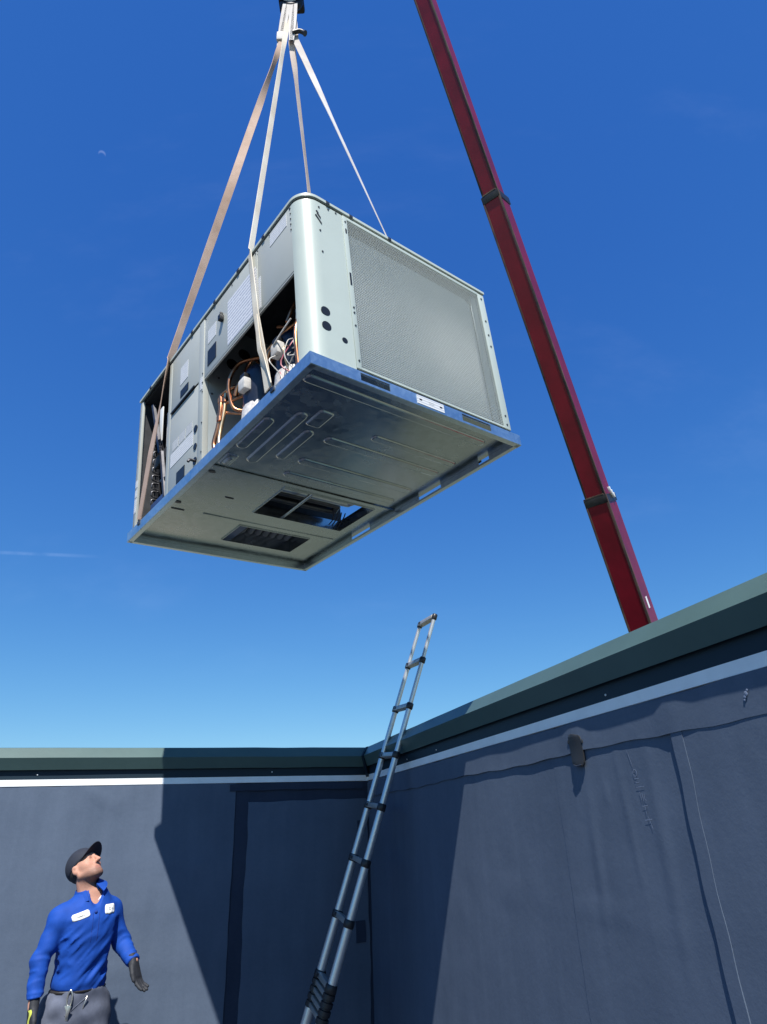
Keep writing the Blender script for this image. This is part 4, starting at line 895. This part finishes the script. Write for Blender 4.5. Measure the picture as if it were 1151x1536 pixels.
# head frame: looking up, face turned to the right of the picture
hf = A3(.93, -.37, 0); hp = R_(38); hy = hf * math.cos(hp) + zd * math.sin(hp); hx = A3(-hf[1], hf[0], 0) * -1; hz_ = np.cross(hx, hy)
HC = A3(-1.800, 4.200, 1.572)
HS = .85
def tohead(P): Q = (P - HC) / HS; return np.stack([Q @ hx, Q @ hy, Q @ hz_], 1)
def headw(x, y, z): return HC + (hx * x + hy * y + hz_ * z) * HS
def head(P):
    Q = tohead(P); S_ = Q.copy(); S_[:, 0] = np.abs(S_[:, 0])
    d = ell(Q, (0, -.012, .028), (.077, .100, .092))
    d = smin(d, ell(Q, (0, .030, -.045), (.060, .066, .072)), .03)
    d = smin(d, ell(S_, (.040, .045, -.018), (.030, .034, .034)), .025)
    d = smin(d, cap(S_, (.058, -.005, -.055), (.022, .072, -.092), .020, .020), .025)
    d = smin(d, ell(Q, (0, .080, -.094), (.024, .020, .019)), .02)
    d = smin(d, cap(S_, (0, .088, .036), (.038, .078, .034), .011, .010), .015)
    d = smax(d, -(np.linalg.norm(S_ - A3(.031, .108, .014), axis=1) - .019), .012)
    d = smin(d, np.linalg.norm(S_ - A3(.031, .081, .013), axis=1) - .0135, .004)
    d = smin(d, cap(Q, (0, .094, .022), (0, .122, -.026), .008, .012), .012)
    d = smin(d, np.linalg.norm(S_ - A3(.013, .106, -.028), axis=1) - .009, .008)
    d = smax(d, -(np.linalg.norm(S_ - A3(.008, .112, -.040), axis=1) - .0045), .003)
    d = smin(d, cap(Q, (-.020, .088, -.056), (.020, .088, -.056), .0085, .0085), .008)
    d = smin(d, cap(Q, (-.017, .089, -.070), (.017, .089, -.070), .0085, .0085), .008)
    d = smax(d, -cap(Q, (-.024, .101, -.063), (.024, .101, -.063), .004, .004), .004)
    ear = ell(S_, (.080, -.012, -.008), (.012, .021, .034)); ear = smax(ear, -(np.linalg.norm(S_ - A3(.094, -.006, -.006), axis=1) - .012), .006)
    return smin(d, ear, .008)
nk0 = headw(0, -.030, -.075)
def body(P):
    d = torso(P, -.012)
    for a, b, c, r0, r1, r2 in ((rsh, rel_, rwr, .058, .044, .030), (lsh, lel, lwr, .058, .044, .030)):
        d = smin(d, smin(cap(P, a, b, r0 - .01, r1 - .008), cap(P, b, c, r1 - .008, r2 - .004), .02), .04)
    for a, b, c in ((hipR, knR, anR), (hipL, knL, anL)):
        d = smin(d, smin(cap(P, a, b, .085, .055), cap(P, b, c, .055, .036), .03), .05)
    d = smin(d, cap(P, nkb - A3(0, 0, .05), nk0, .057, .050), .03)
    return smin(d, head(P), .018)
hlo, hhi = (-2.02, 3.93, 1.36), (-1.60, 4.45, 1.75)
# one continuous body: coarse grid below, finer for head and neck, same field
v1, q1 = surf(body, (-2.05, 3.88, .02), (-1.36, 4.52, 1.80), .0075)
me = bpy.data.meshes.new('body'); me.from_pydata((v1 - PO).tolist(), [], q1.tolist()); me.update()
bo = link('body', me, None, PE, True)
Q = tohead(v1)
colr = np.tile(A3(.52, .275, .195), (len(v1), 1))
def blend(mask, c): colr[:] = colr * (1 - mask[:, None]) + np.array(c) * mask[:, None]
sm = lambda x, a, b: np.clip((x - a) / (b - a), 0, 1)
blend(.35 * sm(Q[:, 1], .06, .11) * sm(Q[:, 2], -.05, -.02) * sm(-Q[:, 2], -.03, 0), (.60, .26, .19))          # cheeks and nose
jaw = sm(-Q[:, 2], .052, .075) * sm(Q[:, 1], -.04, 0.0) * sm(-Q[:, 2], .0, .01) * (1 - sm(-Q[:, 2], .135, .16)); blend(.45 * jaw, (.085, .055, .046))   # stubble
mot = vnoise(v1 * 260, 9); blend(.10 * mot, (.30, .10, .07)); jaw = jaw * (.6 + .8 * mot).clip(0, 1.2); blend(np.clip(.25 * jaw, 0, 1), (.05, .032, .028))
lips = np.exp(-((Q[:, 2] + .063) / .009) ** 2 - (Q[:, 0] / .022) ** 2) * sm(Q[:, 1], .075, .09); blend(.6 * lips, (.42, .15, .13))
brow = np.exp(-((Q[:, 2] - .040) / .006) ** 2) * sm(np.abs(Q[:, 0]), .008, .014) * sm(-np.abs(Q[:, 0]), -.052, -.044) * sm(Q[:, 1], .06, .075); blend(.8 * brow, (.03, .022, .018))
ey = np.exp(-((Q[:, 2] - .012) / .006) ** 2 - ((np.abs(Q[:, 0]) - .031) / .014) ** 2) * sm(Q[:, 1], .08, .088); blend(.75 * ey, (.05, .035, .03))
side = sm(-Q[:, 1], .005, .02) * sm(Q[:, 2], -.06, -.045) * (np.abs(Q[:, 0]) < .085) * (1 - sm(np.abs(Q[:, 0]), .079, .083)); blend(.85 * side, (.03, .024, .022))   # cropped hair
ca_ = me.color_attributes.new('tone', 'FLOAT_COLOR', 'POINT'); ca_.data.foreach_set('color', np.concatenate([colr, np.ones((len(v1), 1))], 1).ravel())
mk = mat('skin', (.5, .28, .2), .58, 0, spec=.3, bump=.25, bscale=180, bdist=.0015); N, Lk, p = nodes_of(mk); at_ = N.new('ShaderNodeAttribute'); at_.attribute_name = 'tone'; Lk.new(at_.outputs['Color'], p.inputs['Base Color']); p.inputs['Subsurface Weight'].default_value = .12; p.inputs['Subsurface Radius'].default_value = (.012, .005, .003)
me.materials.append(mk)

# --- shirt with folds
nv = lambda P, f, ph: np.sin(P @ np.array(f) + ph)
ldir = lwr - lel; rdir_ = rwr - rel_
fa_ = (-rd * .72 + zd * .69); fc_ = (rd * .69 + zd * .72)
def armwr(P, a, b, w_):
    d = b - a; L_ = np.linalg.norm(d); t = ((P - a) @ d) / (L_ * L_); return np.sin(t * L_ * 230 + 3 * nv(P, (31, 17, 9), 1)) * sm(t, .1, .35) * w_
vC = nkb + fd * .085 + zd * (-.012)
def shirt(P):
    t_ = torso(P, .006)
    lowt = sm(-P[:, 2], -1.36, -1.12)
    fold = .0105 * (ridge(P, fa_, fc_, fd, 5.5, 26, 1) - .45) * (.25 + .75 * lowt) + .0055 * (ridge(P, fa_ * .8 + zd * .3, fc_, fd, 9, 52, 2) - .45) * (.35 + .65 * lowt)
    bag = .009 * np.exp(-((P[:, 2] - 1.045) / .03) ** 2)
    fold = fold * (.15 + .85 * sm(P[:, 2], 1.0, 1.08))
    d = t_ - fold - bag
    for a, b, c in ((rsh, rel_, rwr), (lsh, lel, lwr)):
        arm = smin(cap(P, a, b, .056, .045), cap(P, b, c, .045, .037), .02) - .002 * nv(P, (40, 22, 55), 1.3) - .0055 * (ridge(P, np.cross((c - b) / np.linalg.norm(c - b), fd), (c - b) / np.linalg.norm(c - b), fd, 8, 42, 3) - .45) * (.35 + .65 * sm((P - a) @ (c - a) / ((c - a) @ (c - a)), .3, .6))
        d = smin(d, arm, .022)
    d = smin(d, cap(P, rsh - zd * .004, nkb - zd * .005, .050, .056), .05); d = smin(d, cap(P, lsh - zd * .004, nkb - zd * .005, .050, .056), .05)
    d = smax(d, 1.000 - P[:, 2] + .012 * np.sin(14 * (P @ rd)), .008)                            # hem
    for b, c in ((rel_, rwr), (lel, lwr)):
        n_ = (c - b) / np.linalg.norm(c - b); near = np.linalg.norm(P - c, axis=1) < .10; d = np.where(near, np.maximum(d, (P - c) @ n_ - .005), d)
    hole = cap(P, nkb - zd * .02 + fd * .012, nk0 + (nk0 - nkb) * .6, .053, .066); d = smax(d, -hole, .006)
    vcut = cap(P, nkb + fd * .06 + zd * .03, nkb + fd * .13 - zd * .055, .040, .010); return smax(d, -vcut, .005)
sh_o = sdf_obj('shirt', shirt, (-2.02, 3.90, .93), (-1.40, 4.48, 1.52), .0065, 'shirt_blue', PE, PO, 1)
# polo collar: a folded band standing round the neck, open at the throat
bm = bmesh.new(); cax = (nk0 - nkb) / np.linalg.norm(nk0 - nkb); rows = []
e1 = fd - cax * (fd @ cax); e1 /= np.linalg.norm(e1); e2 = np.cross(cax, e1)
for k_ in range(29):
    a = R_(24 + 312 * k_ / 28); drop = .030 + .022 * abs(math.cos(a / 2)) ** 6; f_ = math.cos(a)
    ctr = nkb + cax * (.042 - .020 * (f_ > 0) * f_)
    dirv = e1 * math.cos(a) + e2 * math.sin(a)
    pr = [(.060, .0), (.058, .026), (.064, .033), (.092, .030 - drop), (.088, .027 - drop), (.062, .024)]
    rows.append([bm.verts.new(V(ctr + dirv * (r_ * (1.0 + .14 * max(0, f_))) + cax * h_ - PO)) for r_, h_ in pr])
for a, b in zip(rows, rows[1:]):
    for q in range(6): bm.faces.new((a[q], a[(q + 1) % 6], b[(q + 1) % 6], b[q]))
bm.faces.new(rows[0]); bm.faces.new(rows[-1][::-1]); from_bm('collar', bm, 'shirt_blue', sh_o, sharp=60)
# undershirt edge in the open neck
bm = bmesh.new(); ut = [V(nkb + e1 * (.056 * math.cos(a)) * 1.12 + e2 * (.054 * math.sin(a)) + cax * (.020 - .045 * math.cos(a / 1.0) * (math.cos(a) > 0)) - PO) for a in [R_(q) for q in range(-80, 81, 16)]]
add_tube(bm, ut, .006, 6); from_bm('undershirt', bm, 'undershirt_white', PE, True)
def snap(P0_, dirn, fn, off):               # march from outside onto the cloth
    p_ = np.array(P0_, float); 
    for _ in range(60):
        d_ = float(fn(p_[None])[0]); 
        if d_ < off: break
        p_ = p_ - np.array(dirn) * max(.002, d_ * .6)
    return p_
def patch(name, c0, w_, h_, tilt, m, thr, parent):
    """cloth patch lying on the chest"""
    bm = bmesh.new(); rows = []; ux = -rd * math.cos(tilt) + zd * math.sin(tilt); uz = zd * math.cos(tilt) + rd * math.sin(tilt)
    nx, nz = 10, 5
    for j in range(nz + 1):
        row = []
        for i in range(nx + 1):
            a, b = (i / nx - .5), (j / nz - .5); rc = .5 - (.06 if (i in (0, nx) and j in (0, nz)) else 0)
            p_ = snap(c0 + ux * (a * w_ * (rc / .5)) + uz * (b * h_ * (rc / .5)) + fd * .12, fd, shirt, .0022); row.append(bm.verts.new(V(p_ - PO)))
        rows.append(row)
    for j in range(nz):
        for i in range(nx): bm.faces.new((rows[j][i], rows[j][i + 1], rows[j + 1][i + 1], rows[j + 1][i]))
    g = bmesh.ops.extrude_face_region(bm, geom=bm.faces[:]); bmesh.ops.translate(bm, verts=[v for v in g['geom'] if isinstance(v, bmesh.types.BMVert)], vec=V(-fd * .004))
    po = from_bm(name, bm, m, parent, True)
    bm = bmesh.new()
    for (a0, a1, b) in thr:
        pts = [V(snap(c0 + ux * (a * w_) + uz * (b * h_) + fd * .12, fd, shirt, .0028) - PO) for a in np.linspace(a0, a1, 5)]; add_tube(bm, pts, .0016, 5)
    if thr: from_bm('stitched_lettering', bm, 'patch_thread', po)
cc = chest + zd * .055
patch('name_patch', cc + rd * .070 - zd * .008, .088, .034, .30, 'patch_white', [(-.28, .30, 0.0), (-.2, .22, -.12)], PE)
patch('logo_patch', cc - rd * .085 + zd * .012, .062, .046, .02, 'patch_white', [(-.12, .02, .1), (-.1, .05, -.08), (.14, .3, .05)], PE)
bt = snap(cc + fd * .15 + zd * .004 - rd * .004, fd, shirt, .003)
bm = bmesh.new(); bmesh.ops.create_uvsphere(bm, u_segments=10, v_segments=6, radius=.0085, matrix=Matrix.Translation(V(bt - PO))); from_bm('button', bm, 'shirt_seam', sh_o, True)
for s_ in (-1, 1):
    pts = [V(snap(nkb + fd * .16 - rd * (.016 * s_) - zd * (.07 + .022 * k_), fd, shirt, .001) - PO) for k_ in range(7)]; bm = bmesh.new(); add_tube(bm, pts, .0016, 5); from_bm('placket_seam', bm, 'shirt_seam', sh_o)

# --- trousers, belt, keys, boots
def trou(P):
    d = smax(torso(P, .006), P[:, 2] - 1.015, .01)
    for a, b, c in ((hipR, knR, anR), (hipL, knL, anL)): d = smin(d, smin(cap(P, a, b, .103, .082), cap(P, b, c, .082, .080), .03), .04)
    d = d - .004 * np.sin(P @ np.array((30, 18, 42)) + 2 * nv(P, (9, 13, 7), 0)) - .0025 * np.sin(P @ np.array((-45, 30, 60)))
    return smax(d, .05 - P[:, 2], .01)
tr = sdf_obj('trousers', trou, (-2.02, 3.96, .03), (-1.46, 4.46, 1.04), .010, 'trouser_grey', PE, PO, 1)
bm = bmesh.new(); pts = []
for k_ in range(25):
    a = 2 * math.pi * k_ / 24; z_ = 1.004; p_ = A3(np.interp(z_, TZ, TX[:, 0]), np.interp(z_, TZ, TX[:, 1]), z_) + rd * (.134 * math.cos(a)) + fd * (.100 * math.sin(a)); pts.append(V(p_ - PO))
add_tube(bm, pts, .011, 6); from_bm('belt', bm, 'leather_black', PE, True)
kc = snap(A3(-1.755, 4.2, .965) + fd * .3 + rd * .055, fd, trou, .012)
KE = V(kc - PO)
bm = bmesh.new(); add_tube(bm, bez([KE + V((0, 0, .055)), KE + V((-.012, 0, .03)), KE + V((-.010, 0, -.01)), KE + V((.008, 0, -.012)), KE + V((.012, 0, .03)), KE + V((.0, 0, .055))], 5), .0045, 8); from_bm('carabiner', bm, 'key_metal', PE, True)
for k_, (dx, ln) in enumerate(((-.014, .055), (.0, .062), (.012, .045))):
    o = box('key', -.007, .007, -.0015, .0015, -ln, 0, 'key_metal', PE, .001); o.location = KE + V((dx, -.006 * k_, -.012)); o.rotation_euler = (0, .25 * (k_ - 1), .4)
ck = snap(A3(-1.755, 4.2, .94) + fd * .3 - rd * .02, fd, trou, .006); bm = bmesh.new(); add_tube(bm, [V(ck - PO) + V((.012, 0, .045)), V(ck - PO) + V((0, -.002, 0)), V(ck - PO) + V((-.012, 0, -.05))], .003, 6); from_bm('key_cord', bm, 'key_metal', PE, True)
pk = [V(snap(A3(-1.755, 4.2, .97 - .012 * k_) + fd * .25 + rd * (.09 + .018 * k_), fd * .8 + rd * .6, trou, .001) - PO) for k_ in range(6)]; bm = bmesh.new(); add_tube(bm, pk, .0028, 5); from_bm('pocket_seam', bm, 'trouser_grey', tr)
for an in (anR, anL):
    toe = an + fd * .17 - zd * .035
    sdf_obj('boot', lambda P, an=an, toe=toe: smax(smin(smin(cap(P, an + zd * .06, an - zd * .03, .052, .050), cap(P, an - zd * .035 - fd * .03, toe, .048, .042), .03), cap(P, an - zd * .045, toe - zd * .005, .045, .04), .02), .004 - P[:, 2], .004), an - A3(.26, .28, .12), an + A3(.26, .22, .16), .010, 'leather_black', PE, PO, 1)

# --- gloves with separate fingers
def glove(wr, el, side, back, tips, thumb, name):
    """wr wrist, el elbow; side = across the palm towards the thumb; tips = list of (knuckle offset across, lengths, bend)"""
    ax = (wr - el) / np.linalg.norm(wr - el)
    side = side - ax * (side @ ax); side /= np.linalg.norm(side); back = np.cross(ax, side)
    segs = []
    for off, ln, cu in tips:
        k0 = wr + ax * .085 + side * off; p1 = k0 + ax * (ln * .45) - back * (cu * .4 * ln); p2 = p1 + ax * (ln * .30) - back * (cu * .75 * ln); p3 = p2 + ax * (ln * .22) - back * (cu * .7 * ln)
        segs += [(k0 - ax * .02, p1, .0098, .0094), (p1, p2, .0094, .0088), (p2, p3, .0088, .0078)]
    t0 = wr + ax * .028 + side * .030; t1 = t0 + ax * .035 + side * thumb; t2 = t1 + ax * .034 + side * (thumb * .25)
    ts = [(t0, t1, .0135, .0105), (t1, t2, .0105, .0090)]
    def f(P):
        Qx = (P - wr) @ ax; Qs = (P - wr) @ side; Qb = (P - wr) @ back
        hw = np.interp(Qx, [-.06, 0, .04, .09], [.030, .031, .039, .042]); th = np.interp(Qx, [-.06, 0, .04, .09], [.026, .024, .018, .014])
        d = ((np.abs(Qs / hw) ** 2.6 + np.abs(Qb / th) ** 2.6) ** (1 / 2.6) - 1) * th
        d = smax(smax(d, Qx - .090, .012), -.036 - Qx, .004)
        for a, b, r0, r1 in segs: d = smin(d, cap(P, a, b, r0, r1), .0045)
        for a, b, r0, r1 in ts: d = smin(d, cap(P, a, b, r0, r1), .008)
        return d
    c_ = wr + ax * .08
    return sdf_obj(name, f, c_ - .16, c_ + .16, .0042, 'glove_black', PE, PO, 1), ax, side, back, f
gl, *_ = glove(lwr, lwr - A3(.056, -.028, -.112), fd * .5 + rd * .3 - zd * .3, None, [(.029, .072, .18), (.010, .080, .20), (-.010, .076, .24), (-.028, .060, .30)], .010, 'glove')
gr, gax, gsd, gbk, gf = glove(rwr, rel_, fd, None, [(.029, .072, .55), (.010, .080, .6), (-.010, .076, .65), (-.028, .060, .7)], .018, 'glove')
bm = bmesh.new(); rows = []
for i in range(7):
    row = []
    for j in range(4):
        p_ = snap(rwr + gax * (.005 + .062 * i / 6) + gsd * (-.012 + .024 * j / 3 + .010 * math.sin(i)) + rd * .10 + fd * .02, rd, gf, .002); row.append(bm.verts.new(V(p_ - PO)))
    rows.append(row)
for i in range(6):
    for j in range(3): bm.faces.new((rows[i][j], rows[i][j + 1], rows[i + 1][j + 1], rows[i + 1][j]))
from_bm('knuckle_guard', bm, 'glove_yellow', gr, True)

# --- cap with visor, cropped hair under it
def capf(P):
    Q = tohead(P); d = ell(Q, (0, -.018, .034), (.087, .113, .104)); pl = -(Q[:, 2] - .012 - .30 * (Q[:, 1] - .02))       # brim plane, lower at the back
    pl = -(Q[:, 2] - (.016 + .30 * Q[:, 1])); return smax(d, pl, .006)
cp = sdf_obj('cap', capf, HC - .19, HC + .19, .005, 'cap_navy', PE, PO, 2)
bm = bmesh.new(); T_ = []; B_ = []
for i in range(13):
    a = R_(-66 + 132 * i / 12); rt_, rb_ = [], []
    for j in range(6):
        s_ = j / 5; ext = .078 * math.cos(a * .78) ** .8
        x = (.080 + ext * .10 * s_) * math.sin(a); y = -.016 + .100 * math.cos(a) + ext * s_; z = .046 + .030 * s_ * math.cos(a) - .022 * (math.sin(a) ** 2) * (1 + .6 * s_)
        rt_.append(bm.verts.new(V(headw(x, y, z + .002) - PO))); rb_.append(bm.verts.new(V(headw(x, y, z - .002) - PO)))
    T_.append(rt_); B_.append(rb_)
for i in range(12):
    for j in range(5): bm.faces.new((T_[i][j], T_[i + 1][j], T_[i + 1][j + 1], T_[i][j + 1])); bm.faces.new((B_[i][j], B_[i][j + 1], B_[i + 1][j + 1], B_[i + 1][j]))
    bm.faces.new((T_[i][5], T_[i + 1][5], B_[i + 1][5], B_[i][5])); bm.faces.new((T_[i][0], B_[i][0], B_[i + 1][0], T_[i + 1][0]))
for i in (0, 12): bm.faces.new([*T_[i], *B_[i][::-1]])
from_bm('visor', bm, 'cap_navy', cp, sharp=50)
bm = bmesh.new(); bmesh.ops.create_uvsphere(bm, u_segments=8, v_segments=5, radius=.006, matrix=Matrix.Translation(V(headw(0, -.016, .133) - PO))); from_bm('cap_button', bm, 'cap_navy', cp, True)
def hairf(P):
    Q = tohead(P); d = ell(Q, (0, -.022, .020), (.081, .100, .098)); d = smax(d, Q[:, 2] - .05, .004); d = smax(d, -.085 - Q[:, 2], .01); d = smax(d, Q[:, 1] - (.012 + .25 * Q[:, 2]), .01)
    S_ = Q.copy(); S_[:, 0] = np.abs(S_[:, 0]); return smax(d, -ell(S_, (.082, -.010, -.008), (.022, .026, .040)), .004)
sdf_obj('hair', hairf, HC - .18, HC + .16, .006, 'hair_dark', PE, PO, 1)
